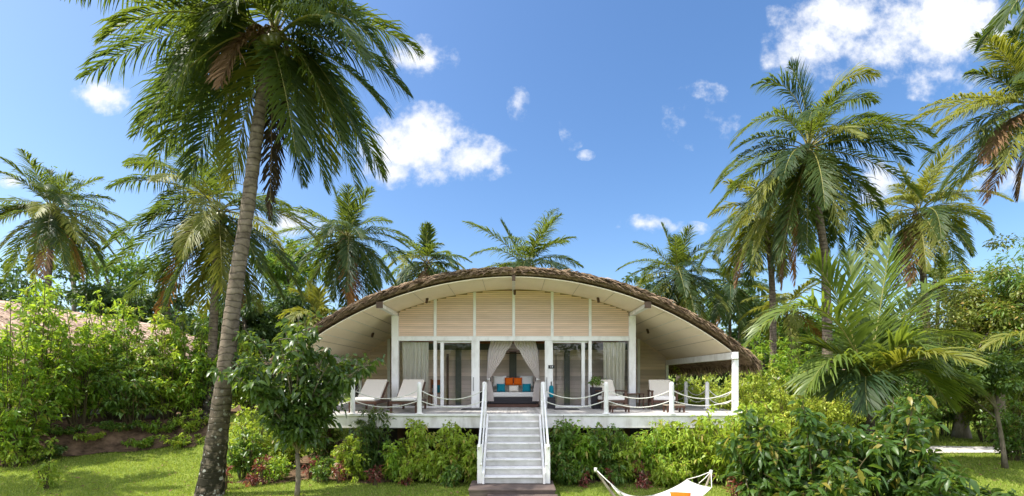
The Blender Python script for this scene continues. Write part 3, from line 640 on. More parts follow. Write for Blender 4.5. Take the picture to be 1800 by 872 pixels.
# recessed side walls
for sgn in (-1, 1):
    mb = MB(); z = DZ + .01
    while z < 4.8:
        xm = xmax_at(z + .14); a, c = 3.95, min(6.05, xm)
        if c - a > .05: mb.add([(sgn*a, SY, z), (sgn*c, SY, z), (sgn*c, SY - .03, z + .004), (sgn*a, SY - .03, z + .004), (sgn*a, SY - .002, z + .108), (sgn*c, SY - .002, z + .108)], [(3, 2, 5, 4), (0, 1, 2, 3)])
        z += .12
    sw = mb.build('side_wall', M['siding'], villa)
    X = np.linspace(3.9, 6.08, 10); MB().grid([[(sgn*x, SY + .012, DZ), (sgn*x, SY + .012, soffz(x))] for x in X]).build('wall_board', M['siding'], villa)
    MB().box(sgn*4.98-.055, sgn*4.98+.055, SY-.07, SY-.032, DZ+.004, soffz(4.98)-.035).build('wall_trim', M['white'], villa)
    MB().box(sgn*6.12-.05, sgn*6.12+.05, SY-.06, SY+.06, DZ+.004, 3.14).build('wall_post', M['white'], villa)
    MB().box(sgn*3.88-.03, sgn*3.88+.03, WY+.105, 5.6, DZ+.004, DZ+.5).build('room_side_wall', M['intwall'], villa)
    MB().add([(sgn*3.88, WY+.11, DZ+.5), (sgn*3.88, 5.6, DZ+.5), (sgn*3.88, 5.6, soffz(3.9)), (sgn*3.88, WY+.11, soffz(3.9))], [(0,1,2,3)]).build('added_side_glass', M['glass'], villa)  # unseen glazing added above a low wall to bring daylight into the room
    MB().box(sgn*6.08-.03, sgn*6.08+.03, SY+.065, 8.4, DZ+.004, soffz(6.1)-.02).build('outer_wall', M['siding'], villa)
# room
mb = MB(); z = DZ
while z < 3.9:
    mb.add([(-3.84, 4.7, z), (3.84, 4.7, z), (3.84, 4.686, z + .004), (-3.84, 4.686, z + .004), (-3.84, 4.698, z + .146), (3.84, 4.698, z + .146)], [(3, 2, 5, 4), (0, 1, 2, 3)]); z += .15
mb.build('back_wall', M['intwall'], villa)
MB().box(-3.84, 3.84, 4.72, 4.8, DZ, 4.3).build('back_wall_board', M['slatback'], villa)  # stops short of the soffit so daylight from the rear passes over
MB().box(-3.84, 3.84, 4.56, 4.675, 3.885, 4.25).build('ceiling_beam', M['orangewood'], villa)
MB().box(-3.84, 3.84, 4.60, 4.67, 3.66, 3.88).build('wall_rail', M['darkpost'], villa)
MB().box(-.16, .10, 4.58, 4.67, DZ+.004, 3.64).build('interior_post', M['darkpost'], villa)
for x in (-2.02, 1.95): MB().box(x-.10, x+.10, 4.5, 4.58, DZ+.004, 3.64).build('interior_post', M['darkpost'], villa)
MB().box(-2.44, -2.36, 4.4, 4.46, DZ+.004, 3.5).build('interior_post', M['darkwood'], villa)
MB().box(1.55, 1.565, 4.63, 4.67, DZ+.004, 3.55).build('cupboard_joint', M['darkwood'], villa)
MB().box(-3.84, 3.84, 8.35, 8.42, DZ+.004, 2.6).build('rear_wall', M['siding'], villa)  # unseen rear wall kept low to let daylight in from behind

def curtain(x0, x1, y, label):
    n = 90; P = []
    for i in range(n):
        t = i / (n - 1); x = x0 + (x1 - x0) * t; ph = t * 2 * math.pi * 11
        P.append([(x + .012 * math.sin(ph * .5 + z), y + .03 * math.sin(ph + .6 * math.sin(3 * z)) + .02 * math.sin(ph * .37), z) for z in np.linspace(DZ + .03, 3.79, 8)])
    o = MB().grid(P).build('curtain', M['curtain'], None, smooth=True); tag(o, label, 'curtain', 'curtains behind the end windows')
curtain(-3.66, -2.80, WY + .17, 'gathered cream curtain inside the window behind the sun loungers')
curtain(2.95, 3.66, WY + .17, 'gathered cream curtain inside the window behind the armchair with the dark planter')

# ------------------------------------------------------------------ stairs and platform
st = empty('staircase', (0, 0, .22), 'white painted wooden stairs rising to the deck, with sloping handrails', 'staircase')
PZ0 = .22; N = 9; RZ = (DZ - PZ0) / N; TR = 1.8 / 8
for i in range(8):
    z = PZ0 + RZ * (i + 1); y0 = -1.85 + i * TR
    t = MB().box(-.655, .655, y0 - .02, y0 + TR + .0, z - .035, z).build('tread', M['white'], st, bevel=.006)
    MB().box(-.65, .65, y0 + .005, y0 + .022, z - RZ + .002, z - .037).build('riser', M['risershade'], st)
MB().box(-.65, .65, -.072 - .045, -.115 + .02, DZ - RZ + .002, DZ - .042).build('riser', M['risershade'], st)
for sgn in (-1, 1):
    x = sgn * .682
    poly = [(-1.93, PZ0 + .002), (-1.78, PZ0 + .002), (-.115, DZ - .36), (-.115, DZ + .02), (-.20, DZ + .02), (-1.93, PZ0 + RZ + .09)]
    vs = [(x - .025, y, z) for y, z in poly] + [(x + .025, y, z) for y, z in poly]; k = len(poly)
    MB().add(vs, [tuple(range(k)), tuple(reversed(range(k, 2*k)))] + [(i, i + k, (i+1) % k + k, (i+1) % k) for i in range(k)]).build('stringer', M['white'], st, bevel=.004)
    x = sgn * .765
    MB().box(x-.055, x+.055, -1.88, -1.77, PZ0 + .002, 1.10).build('newel_post', M['white'], st, bevel=.006)
    MB().tube([(x, -.20, DZ + .016), (x, -.20, 2.46), (x, -.20, 2.50)], [.062, .062, .045], 10).build('newel_post', M['white'], st)
    MB().beam((x + sgn*.005, -1.98, 1.03), (x + sgn*.005, -.14, 2.47), .045, .11).build('handrail', M['white'], st, bevel=.01)
    MB().beam((x - sgn*.035, -1.88, .62), (x - sgn*.035, -.17, 2.02), .035, .09).build('lower_rail', M['white'], st, bevel=.006)
pl = empty('timber_step', (0, -2.2, 0), 'broad red-brown timber step directly under the white stairs', 'step', 'timber steps at the stair foot')
mb = MB(); [mb.box(-.97, .90, -2.4 + k * .148, -2.4 + k * .148 + .140, .176, .214) for k in range(6)]; mb.build('step_board', M['platform'], pl, bevel=.004)
mb = MB(); mb.box(-.95, .88, -2.39, -1.53, -.05, .174); mb.build('step_base', M['platform'], pl)
p2 = empty('timber_step', (0, -2.6, 0), 'lower timber step at the edge of the lawn, in front of the broad one', 'step', 'timber steps at the stair foot')
mb = MB(); [mb.box(-.56, .93, -2.78 + k * .125, -2.78 + k * .125 + .118, .086, .118) for k in range(3)]; mb.build('step_board', M['platform'], p2, bevel=.004)
mb = MB(); mb.box(-.54, .91, -2.77, -2.41, -.05, .084); mb.build('step_base', M['platform'], p2)

# ------------------------------------------------------------------ rope railings
def rail_post(x, y, parent):
    p = MB().tube([(x, y, DZ + .035), (x, y, 2.44), (x, y, 2.475), (x, y, 2.50)], [.062, .060, .05, .02], 14).build('rail_post', M['white'], parent, smooth=False)
    MB().lathe((x, y, DZ + .017), [(.11, 0), (.105, .012), (.075, .022)], 14).build('base_flange', M['white'], p)
def rope(p, q, sag, parent):
    p = np.array(p); q = np.array(q); t = np.linspace(0, 1, 21)[:, None]; P = p + (q - p) * t; P[:, 2] -= sag * 4 * (t * (1 - t))[:, 0]
    MB().tube(P, .014, 6).build('rope', M['rope'], parent, smooth=True)
def railing(pts, posts, label):
    r = empty('rope_railing', (pts[0][0], pts[0][1], DZ), label, 'railing', 'rope railings round the deck')
    for i in posts: rail_post(*pts[i], r)
    for a, c in zip(pts[:-1], pts[1:]):
        d = unit(np.array([c[0]-a[0], c[1]-a[1], 0])) * .06
        for z, sg in ((2.26, .21), (1.99, .16)):
            rope((a[0]+d[0], a[1]+d[1], z), (c[0]-d[0], c[1]-d[1], z), sg * rng.uniform(.9, 1.1), r)
railing([(.765, -.20), (2.45, -.03), (4.19, -.03), (6.34, .93)], [1, 2], 'white rope railing in front of the two armchairs, between stairs and eave post')
railing([(-.765, -.20), (-2.5, -.03), (-4.27, -.03), (-6.34, .93)], [1, 2], 'white rope railing in front of the two sun loungers')
railing([(6.34, .93), (5.95, 1.9), (5.98, 3.7), (6.12, 6.0)], [1, 2], 'grey shaded rope railing along the deck side by the flowering hedge')
railing([(-6.34, .93), (-5.95, 1.9), (-5.98, 3.7), (-6.12, 6.0)], [1, 2], 'rope railing along the shaded deck side behind the small dark tree')

# ------------------------------------------------------------------ deck furniture
def cushion(c, wd, ht, th, rx, rz, m, label, cat, group=None, name='pillow'):
    n = 13; mb = MB()
    for sg in (1, -1):
        P = []
        for i in range(n):
            row = []
            for j in range(n):
                u = -1 + 2 * i / (n-1); v = -1 + 2 * j / (n-1)
                k = (max(0, 1 - u**4) * max(0, 1 - v**4)) ** .5; pin = 1 - .07 * (1 - abs(u)**2) * abs(v)**3; pin2 = 1 - .07 * (1 - abs(v)**2) * abs(u)**3
                row.append((u * wd/2 * pin2, sg * th/2 * k, v * ht/2 * pin))
            P.append(row)
        mb.grid(P if sg < 0 else P[::-1])
    o = mb.build(name, m, None, smooth=True); o.location = tuple(c); o.rotation_euler = (R(rx), 0, R(rz)); return tag(o, label, cat, group)
def lounger(x, y, rz, label, parent=None):
    e = empty('sun_lounger', (x, y, DZ), label, 'sun lounger', 'sun loungers on the deck', rz)
    w2 = .34
    f = MB()
    for s in (-1, 1): f.box(s*w2-.03, s*w2+.03, -.95, .95, .24, .32)
    for yy_ in (-.95, -.2, .45, .89): f.box(-w2+.03, w2-.03, yy_, yy_+.06, .25, .31)
    f.build('frame', M['darkwood'], e, local=True, bevel=.006)
    for sx in (-1, 1):
        for sy in (-.92, .86):
            MB().box(sx*w2-.032, sx*w2+.032, sy, sy+.07, .0, .238).build('leg', M['darkwood'], e, local=True, bevel=.004)
    MB().box(-.325, .325, -.93, -.19, .325, .41).build('seat_cushion', M['offwhite'], e, local=True, bevel=.03, seg=3)
    a = R(27); ca, sa = math.cos(a), math.sin(a)
    def bx(x0, x1, u0, u1, v0, v1):
        vs = []
        for v in (v0, v1):
            for (xx, u) in ((x0, u0), (x1, u0), (x1, u1), (x0, u1)): vs.append((xx, -.17 + u*ca - v*sa, .34 + u*sa + v*ca))
        return MB().add(vs, [(0,3,2,1),(4,5,6,7),(0,1,5,4),(1,2,6,5),(2,3,7,6),(3,0,4,7)])
    bx(-.325, .325, 0, 1.15, .0, .085).build('back_cushion', M['cream'], e, local=True, bevel=.03, seg=3)
    for s in (-1, 1): bx(s*w2-.025, s*w2+.025, .0, 1.14, -.05, -.003).build('backrest_rail', M['darkwood'], e, local=True)
    MB().beam((-.3, .55, .29), (-.3, .62, .62), .03, .03).build('prop', M['darkwood'], e, local=True)
    return e
lounger(-4.22, 1.32, R(4), 'cream cushioned sun lounger with brown frame, next to the tree end of the deck')
lounger(-3.08, 1.32, R(3), 'cream cushioned sun lounger in front of the curtained window, nearer the stairs')
def armchair(x, y, rz, label):
    e = empty('armchair', (x, y, DZ), label, 'armchair', 'cushioned armchairs on the deck', rz)
    for s in (-1, 1):
        MB().box(s*.36-.03, s*.36+.03, -.38, -.32, 0, .55).build('leg', M['darkwood'], e, local=True, bevel=.004)
        MB().box(s*.36-.03, s*.36+.03, .30, .36, 0, .60).build('leg', M['darkwood'], e, local=True, bevel=.004)
        MB().box(s*.36-.04, s*.36+.04, -.42, .38, .552, .592).build('armrest', M['darkwood'], e, local=True, bevel=.008)
    f = MB(); f.box(-.329, .329, -.38, .36, .22, .29); f.build('seat_frame', M['darkwood'], e, local=True, bevel=.005)
    MB().box(-.32, .32, -.40, .30, .295, .42).build('seat_cushion', M['offwhite'], e, local=True, bevel=.035, seg=3)
    P = []
    mb = MB(); vs = []
    for (y0, z0) in ((.20, .40), (.33, .40), (.58, .92), (.46, .92)): vs += [(-.34, y0, z0), (.34, y0, z0)]
    mb.add(vs, [(0, 1, 7, 6), (2, 4, 5, 3), (0, 2, 3, 1), (6, 7, 5, 4), (0, 6, 4, 2), (1, 3, 5, 7)]).build('back_cushion', M['cream'], e, local=True, bevel=.03, seg=3)
    [MB().beam((s*.30, .37, .30), (s*.30, .64, .90), .05, .03).build('back_post', M['darkwood'], e, local=True) for s in (-1, 1)]
    return e
armchair(2.98, 2.05, R(14), 'cream armchair with brown arms beside the dark planter and curtained window')
armchair(4.62, 2.05, R(-8), 'cream armchair with brown arms in front of the plain side wall')
def footstool(x, y, label):
    e = empty('footstool', (x, y, DZ), label, 'footstool', 'low footstools on the deck')
    mb = MB(); [mb.box(-.25 + k*.072, -.25 + k*.072 + .064, -.2, .2, .19, .215) for k in range(7)]; mb.build('seat', M['barkpale'], e, local=True)
    f = MB(); f.box(-.25, .25, -.20, -.17, .14, .188); f.box(-.25, .25, .17, .20, .14, .188); f.build('rail', M['darkwood'], e, local=True)
    for sx in (-1, 1):
        for sy in (-1, 1): MB().box(sx*.225-.022, sx*.225+.022, sy*.185-.04 if sy > 0 else sy*.185, sy*.185 if sy > 0 else sy*.185+.04, 0, .138).build('leg', M['darkwood'], e, local=True)
footstool(2.98, .75, 'low slatted footstool in front of the armchair by the planter')
footstool(4.52, .75, 'low slatted footstool in front of the armchair by the side wall')
e = empty('side_table', (3.80, 2.35, DZ), 'small dark square side table standing between the two armchairs', 'side table')
mb = MB(); mb.box(-.28, .28, -.25, .25, .455, .485); mb.build('table_top', M['darkwood'], e, local=True, bevel=.004)
for sx in (-1, 1):
    for sy in (-1, 1): MB().box(sx*.255-.02, sx*.255+.02, sy*.225-.02, sy*.225+.02, 0, .453).build('leg', M['darkwood'], e, local=True)
# planter with a leafy plant
e = empty('potted_plant', (2.60, 2.28, DZ), 'leafy green plant in a tall dark planter beside the window', 'potted plant')
vs = [(-.13,-.13,0),(.13,-.13,0),(.13,.13,0),(-.13,.13,0),(-.17,-.17,.68),(.17,-.17,.68),(.17,.17,.68),(-.17,.17,.68)]
MB().add(vs, [(0,3,2,1),(0,1,5,4),(1,2,6,5),(2,3,7,6),(3,0,4,7),(4,5,6,7)]).build('pot', M['rattan'], e, local=True, bevel=.01)
n = 160; q = rng.normal(0, 1, (n, 3)) * np.array([.09, .09, .07]) + np.array([0, 0, .83]); dd = unit(q - np.array([0, 0, .68])) + rng.normal(0, .4, (n, 3))
build_leaves('foliage', q + np.array([2.60, 2.28, DZ]), dd, rng.uniform(.08, .14, n), np.full(n, .045), M['midleaf'], e)
MB().tube([(0,0,.66), (.01,0,.8)], .012, 5).build('stem', M['stem'], e, local=True)
# closed teal parasol in its dark stand
e = empty('closed_parasol', (1.20, 2.42, DZ), 'closed teal parasol standing in a dark square base by the column', 'parasol')
MB().box(-.12, .12, -.12, .12, 0, .36).build('base', M['rattan'], e, local=True, bevel=.012)
n_ = 20; prof = [(.055, .362), (.075, .45), (.07, .60), (.062, .70), (.035, .735)]
mb = MB(); ring = []
for r_, z_ in prof: ring.append([(r_ * (1 + .16 * math.sin(5 * th)) * math.cos(th), r_ * (1 + .16 * math.sin(5 * th)) * math.sin(th), z_) for th in np.linspace(0, 2*math.pi, n_)])
mb.grid(ring).build('canopy', M['teal'], e, local=True, smooth=True)
MB().tube([(0,0,.36), (0,0,.86)], .024, 10).build('pole', M['darkpost'], e, local=True)
# doormats and dark speaker-like cabinet
for x, lab in ((-1.22, 'thin dark doormat on the deck by the glass door with the loungers'), (1.62, 'thin dark doormat on the deck by the closed teal parasol')):
    o = MB().box(x-.38, x+.38, 1.75, 2.25, DZ+.003, DZ+.018).build('doormat', M['black'], None); tag(o, lab, 'doormat', 'doormats at the glass doors')
e = empty('side_cabinet', (-1.02, 3.55, DZ), 'small black bedside cabinet left of the canopied daybed', 'cabinet')
MB().box(-.13, .13, -.2, .2, 0, .55).build('body', M['rattan'], e, local=True, bevel=.008)
MB().box(-.11, .11, -.212, -.203, .28, .52).build('drawer_front', M['black'], e, local=True); MB().lathe((0, -.22, .40), [(.012, -.01), (.016, 0), (.012, .01)], 8).build('knob', M['white'], e, local=True)
e = empty('wooden_chair', (-2.72, 3.9, DZ), 'brown wooden chair inside the room behind the glass', 'chair')
for sx in (-1, 1):
    for sy, hz in ((-1, .43), (1, .95)): MB().box(sx*.22-.02, sx*.22+.02, sy*.21-.02, sy*.21+.02, 0, hz).build('leg', M['orangewood'], e, local=True)
MB().box(-.25, .25, -.24, .18, .432, .47).build('seat', M['orangewood'], e, local=True); MB().box(-.198, .198, .20, .225, .62, .92).build('backrest', M['orangewood'], e, local=True)
cushion((-2.66, 3.72, DZ + .60), .34, .30, .12, -8, 0, M['teal'], 'teal cushion on the wooden chair behind the glass', 'cushion')

# ------------------------------------------------------------------ daybed with canopy
DB = np.array([-.02, 3.7, DZ]); e = empty('canopied_daybed', DB, 'dark rattan daybed under a white canopy with tied back drapes, facing the stairs', 'daybed')
MB().box(-.86, .86, -.62, .80, .002, .10).build('plinth', M['darkwood'], e, local=True, bevel=.01)
MB().box(-.80, .80, -.55, .72, .102, .33).build('base', M['rattan'], e, local=True, bevel=.02)
MB().box(-.74, .74, -.57, .60, .333, .50).build('mattress', M['greyfab'], e, local=True, bevel=.045, seg=3)
for s in (-1, 1): MB().box(s*.80-.055, s*.80+.055, -.50, .72, .332, .72).build('armrest', M['rattan'], e, local=True, bevel=.02)
MB().box(-.74, .74, .60, .72, .335, .86).build('backrest', M['rattan'], e, local=True, bevel=.02)
MB().box(-.735, .735, .30, .50, .505, .80).build('back_cushion', M['cream'], e, local=True, bevel=.06, seg=3)
for sx in (-1, 1):
    for sy in (-.56, .76): MB().box(sx*.83-.022, sx*.83+.022, sy-.022, sy+.022, .102, 1.86).build('canopy_post', M['rattan'], e, local=True)
f = MB(); f.box(-.86, .86, -.58, -.54, 1.862, 1.90); f.box(-.86, .86, .74, .78, 1.862, 1.90)
for s in (-1, 1): f.box(s*.83-.02, s*.83+.02, -.54, .74, 1.864, 1.898)
f.build('canopy_frame', M['darkwood'], e, local=True)
def drape(sx):
    P = []; n = 40
    prof = [(2.27, .0, .74), (2.16, .02, .76), (2.0, .10, .80), (1.88, .22, .84), (1.7, .30, .85), (1.5, .42, .86), (1.3, .56, .87), (1.1, .69, .88), (.98, .76, .88), (.93, .785, .875), (.86, .75, .89), (.7, .70, .89), (.45, .66, .88), (.2, .64, .87)]
    for k in range(n):
        t = k / (n - 1); row = []
        for z, a, c in prof:
            wdt = c - a; x = a + wdt * t; row.append((sx * x, -.60 - .02 * (z > 1) + min(.025, .06 * wdt) * math.sin(t * 2*math.pi * 7 + z) , z))
        P.append(row)
    return MB().grid(P).build('drape', M['drape'], e, smooth=True, local=True)
for s in (-1, 1):
    drape(s)
    P = [[(s * (.84 + .03*math.sin(t*20)), -.52 + .5 * t, z) for z in np.linspace(.15, 1.86, 6)] for t in np.linspace(0, .25, 14)]
    MB().grid(P).build('side_drape', M['drape'], e, smooth=True, local=True)
    MB().tube([(s*.76, -.68, .94), (s*.83, -.69, .925), (s*.90, -.66, .94)], .022, 6).build('tie', M['offwhite'], e, local=True, smooth=True)
P = [[(x, y, 1.905 + .28 * (1 - abs(x) / .86) * (1 - abs(y - .1) / .9)) for y in np.linspace(-.58, .78, 9)] for x in np.linspace(-.86, .86, 17)]
MB().grid(P).build('canopy_top', M['drape'], e, smooth=True, local=True)
by = DB[1]
cushion((-.50, by + .18, DZ + .87), .48, .40, .16, -16, 0, M['offwhite'], 'white pillow behind the teal cushion nearest the cabinet', 'pillow', 'pillows on the daybed')
cushion((.46, by + .18, DZ + .87), .48, .40, .16, -16, 0, M['offwhite'], 'white pillow behind the teal cushion nearest the closed parasol', 'pillow', 'pillows on the daybed')
cushion((-.165, by + .06, DZ + .86), .30, .28, .12, -14, 3, M['orange'], 'orange pillow next to the white pillow on the cabinet side', 'pillow', 'pillows on the daybed')
cushion((.145, by + .06, DZ + .86), .30, .28, .12, -14, -3, M['orange'], 'orange pillow next to the white pillow on the parasol side', 'pillow', 'pillows on the daybed')
cushion((-.44, by - .18, DZ + .64), .30, .30, .12, -14, 4, M['teal'], 'teal pillow at the cabinet end of the daybed', 'pillow', 'pillows on the daybed')
cushion((.44, by - .18, DZ + .64), .30, .30, .12, -14, -4, M['teal'], 'teal pillow at the closed parasol end of the daybed', 'pillow', 'pillows on the daybed')
cushion((.0, by - .17, DZ + .615), .34, .22, .12, -14, 0, M['cream'], 'small cream pillow centred between the two teal ones', 'pillow', 'pillows on the daybed')

# house number sign
e = empty('number_sign', (1.22, WY - .08, 2.95), 'small dark house number plate fixed on the white column', 'sign')
MB().box(1.22-.10, 1.22+.10, WY-.092, WY-.073, 2.92, 3.03).build('plate', M['black'], e, bevel=.004)
for ch, dx in (('1', -.032), ('8', .028)):
    fc = bpy.data.curves.new('digit_outline', 'FONT'); fc.body = ch; fc.size = .085; fc.align_x = 'CENTER'; fc.align_y = 'CENTER'; fc.extrude = .002
    fo = bpy.data.objects.new('digit_outline', fc); dm = bpy.data.meshes.new_from_object(fo); bpy.data.objects.remove(fo); bpy.data.curves.remove(fc)
    dm.materials.clear(); dm.materials.append(M['white']); do = link_mesh('digit', dm, e); do.location = (dx, -.016, .025); do.rotation_euler = (R(90), 0, 0)

# ------------------------------------------------------------------ hammock
hm = empty('hammock', (W(1150, 890, 9)[0], CAMY + 9, 0), 'white rope hammock slung on a curved pale stand in front of the planting bed', 'hammock')
T0 = W(1047, 825, 9.0); T1 = W(1250, 829, 9.0)
A0 = np.array([T0[0] + .55, T0[1], .06]); A1 = np.array([T1[0] - .35, T1[1], .06])
MB().tube(curve3(T0, (T0 + A0) / 2 + np.array([.02, 0, -.12]), A0, 10), np.linspace(.022, .035, 10), 8).build('stand_arm', M['barkpale'], hm, smooth=True)
MB().tube(curve3(T1, (T1 + A1) / 2 + np.array([.05, 0, -.12]), A1, 10), np.linspace(.022, .035, 10), 8).build('stand_arm', M['barkpale'], hm, smooth=True)
MB().tube([A0 + np.array([-.05, 0, 0]), A1 + np.array([.05, 0, 0])], .035, 8).build('stand_beam', M['barkpale'], hm, smooth=True)
for A in (A0, A1): MB().tube([A + np.array([.03, -.5, -.03]), A + np.array([.03, .5, -.03])], .03, 8).build('stand_foot', M['barkpale'], hm, smooth=True)
La, Lb = W(1072, 848, 9.25), W(1092, 866, 8.75); Ra, Rb = W(1207, 843, 9.3), W(1251, 857, 8.7)
P = []
for i in range(25):
    t = i / 24; row = []
    for j in range(13):
        v = j / 12; a = La + (Lb - La) * v; c = Ra + (Rb - Ra) * v; p = a + (c - a) * t
        sag = .46 * (4 * t * (1 - t)) ** .9 * (.75 + .25 * math.sin(math.pi * v)) * (1.15 - .3 * t); wid = 1 + .35 * math.sin(math.pi * t)
        mid_ = (La + Lb) / 2 * (1 - t) + (Ra + Rb) / 2 * t
        p = mid_ + (p - mid_) * wid; p[2] -= sag + .05 * math.sin(math.pi * v) * (1 - .5 * t); row.append(p)
    P.append(row)
MB().grid(P).build('bed', M['hammock'], hm, smooth=True, solid=.012)
for k, (a, tgt) in enumerate(((La, T0), (Lb, T0), ((La + Lb) / 2, T0), (Ra, T1), (Rb, T1), ((Ra + Rb) / 2, T1))):
    MB().tube([a, (a + tgt) / 2 - np.array([0, 0, .015]), tgt], .009, 5).build('rope', M['rope'], hm, smooth=True)
for T in (T0, T1):
    MB().tube([T + np.array([0, 0, -.05]), T + np.array([0, 0, .03])], .03, 8).build('knot', M['rope'], hm, smooth=True)
cc = W(1197, 876, 8.95); cushion(cc, .40, .26, .14, -40, -12, M['orange'], 'orange pillow lying on the white hammock', 'pillow')

# stone steps beyond the path
for k in range(4):
    x, y = 14.6 + .12 * k, 7.0 + k * 1.0
    o = MB().box(-.8 + .05*k, .8, -.28, .28, -.06, .05).build('stepping_stone', M['stone'], None, bevel=.03, seg=2); o.location = (x, y, Hf(x, y) + .02); o.rotation_euler = (0, 0, R(rng.uniform(-6, 6)))
    tag(o, ['stepping stone nearest the pale path', 'second stepping stone counted from the path', 'third stepping stone counted from the path', 'stepping stone farthest from the path, up the grass slope'][k], 'stepping stone', 'stepping stones leading up the lawn')
# small grey outbuilding behind the garden
gx0, gy0 = 26.5, 16.5; gz = Hf(gx0, gy0)
e = empty('garden_pavilion', (gx0, gy0, gz), 'low grey walled outbuilding behind the trees beyond the path', 'outbuilding')
MB().box(gx0-3.2, gx0+1.6, gy0, gy0+3, gz-.2, gz+2.4).build('wall', M['greywall'], e)
MB().box(gx0+.95, gx0+1.25, gy0-.03, gy0-.004, gz, gz+2.2).build('white_corner_board', M['white'], e)
MB().box(gx0-.8, gx0+.3, gy0-.02, gy0-.003, gz, gz+1.4).build('door', M['teal'], e)
mb = MB(); mb.add([(gx0-3.7, gy0-.6, gz+2.41), (gx0+2.1, gy0-.6, gz+2.41), (gx0+2.1, gy0+1.5, gz+3.4), (gx0-3.7, gy0+1.5, gz+3.4), (gx0+2.1, gy0+3.6, gz+2.41), (gx0-3.7, gy0+3.6, gz+2.41)], [(0, 1, 2, 3), (3, 2, 4, 5), (0, 3, 5), (1, 4, 2), (0, 5, 4, 1)]); mb.build('roof', M['thatch2'], e)

# ------------------------------------------------------------------ neighbouring villa
nv = empty('neighbour_villa', (-21.7, 3.0, 0), 'neighbouring villa with a pale pinkish thatched arched roof, half hidden by the hedge', 'villa')
make_roof(nv, True, -21.8, 1.6, .0, (0.0, 11.4), 900, 14000)
MB().box(-27.5, -16.25, .6, 13.5, 1.12, 1.48).build('deck', M['whitew'], nv, bevel=.01)
MB().box(-27.1, -16.5, 3.5, 12.8, 1.484, 3.6).build('wall', M['siding'], nv)
for y in (.8, 3.2, 5.6): MB().box(-16.45, -16.33, y, y+.12, 1.483, 3.2).build('eave_post', M['white'], nv)
for y in (.9, 4.0, 7.0, 10): MB().box(-16.7, -16.5, y, y+.2, -.3, 1.118).build('deck_pile', M['whitew'], nv)

# ------------------------------------------------------------------ palms in view
c = W(482, 62, 10.3)
palm(W(368, 872, 10.0)[:2], c, 'tall leaning coconut palm with a lichen spotted trunk standing on the near lawn', L=3.9, mats=('frondgreen', 'frondblue'), r=.175, n=13, pairs=100, lw=.034, ll=1.08,
     mid=[W(392, 690, 10.0), W(412, 520, 10.05), W(436, 360, 10.1), W(458, 190, 10.2)], group='near coconut palm', nuts=9, dead=0, elev=(80, 0), seed=4, droop=.95, key=[
    ((345, 5), (150, 135), -.3, 'frondblue'), ((320, -75), (120, -8), .3, 'frondblue'), ((355, -30), (318, 160), -1.2, 'frondgreen'), ((365, 40), (240, 235), -.7, 'frondblue'),
    ((390, 70), (262, 300), .6, 'frondgreen'), ((400, 130), (330, 320), .9, 'frondblue'), ((440, 140), (400, 330), 1.4, 'frondyel'), ((420, 40), (388, 150), -1.0, 'fronddead'),
    ((590, 30), (716, 165), .8, 'frondblue'), ((580, 70), (678, 195), -.7, 'frondblue'), ((570, 70), (652, 300), .3, 'frondblue'), ((550, 90), (628, 335), -.5, 'frondgreen'),
    ((520, 120), (572, 330), -.3, 'frondgreen'), ((508, 150), (532, 320), .9, 'frondblue'), ((550, -60), (632, 30), -.4, 'frondgreen'), ((440, -60), (372, 60), -1.4, 'frondgreen'),
    ((530, 120), (590, 300), 1.8, 'frondyel'), ((430, 90), (300, 270), 1.9, 'frondblue'), ((480, 180), (474, 385), .3, 'frondbrown'), ((490, 170), (484, 340), .6, 'frondbrown'),
    ((540, -90), (560, 10), 1.6, 'frondblue'), ((400, 100), (285, 200), 1.6, 'frondblue'), ((560, 120), (605, 250), 1.4, 'frondblue'), ((500, 130), (520, 270), -.9, 'frondgreen')])
palm(W(78, 545, 26)[:2], W(92, 368, 26), 'coconut palm at the far left edge with upright green centre fronds', L=4.0, n=46, seed=11, lw=.05, pairs=54, ll=.95, elev=(82, -66))
palm(W(368, 600, 17)[:2], W(385, 372, 17), 'broad coconut palm with silvery fronds directly behind the tall leaning palm', L=3.9, n=20, seed=5, lw=.040, pairs=76, ll=.95, dead=1, elev=(80, -50), key=[
    ((290, 290), (192, 330), .2), ((320, 320), (250, 405), -.8), ((290, 390), (192, 470), -.4), ((300, 430), (222, 530), .4), ((330, 430), (290, 545), -1.0), ((365, 450), (335, 535), .6, 'frondyel'),
    ((400, 450), (392, 550), -.8), ((425, 430), (435, 540), .4), ((450, 400), (520, 475), -.5), ((460, 345), (548, 395), .2), ((450, 430), (497, 525), .9), ((300, 265), (222, 285), .8),
    ((345, 420), (275, 560), .3, 'frondorange'), ((430, 460), (455, 545), 1.2, 'frondyel'), ((370, 470), (360, 555), 1.2, 'frondyel'), ((340, 300), (265, 380), 1.4)])
palm(W(625, 660, 25)[:2], W(610, 418, 25), 'coconut palm with heavy drooping fronds beside the left half of the villa roof', L=3.9, n=46, seed=21, lw=.05, pairs=54, ll=.95, elev=(80, -72), mats=('frondgreen', 'frondblue'))
palm(W(752, 640, 34)[:2], W(750, 462, 34), 'small distant coconut palm between the drooping palm and the roof ridge', L=4.2, n=38, seed=22, lw=.08, pairs=36, ll=.95, elev=(80, -55))
palm(W(925, 640, 27)[:2], W(925, 470, 27), 'coconut palm rising straight behind the roof ridge of the villa', L=4.9, n=44, seed=27, lw=.055, pairs=56, ll=1.05, elev=(74, -58), dead=0)
palm(W(1195, 640, 28)[:2], W(1192, 482, 28), 'rounded coconut palm just right of the roof slope, with a bushy crown', L=4.3, n=48, seed=24, lw=.052, pairs=52, ll=.95, elev=(82, -72), dead=0)
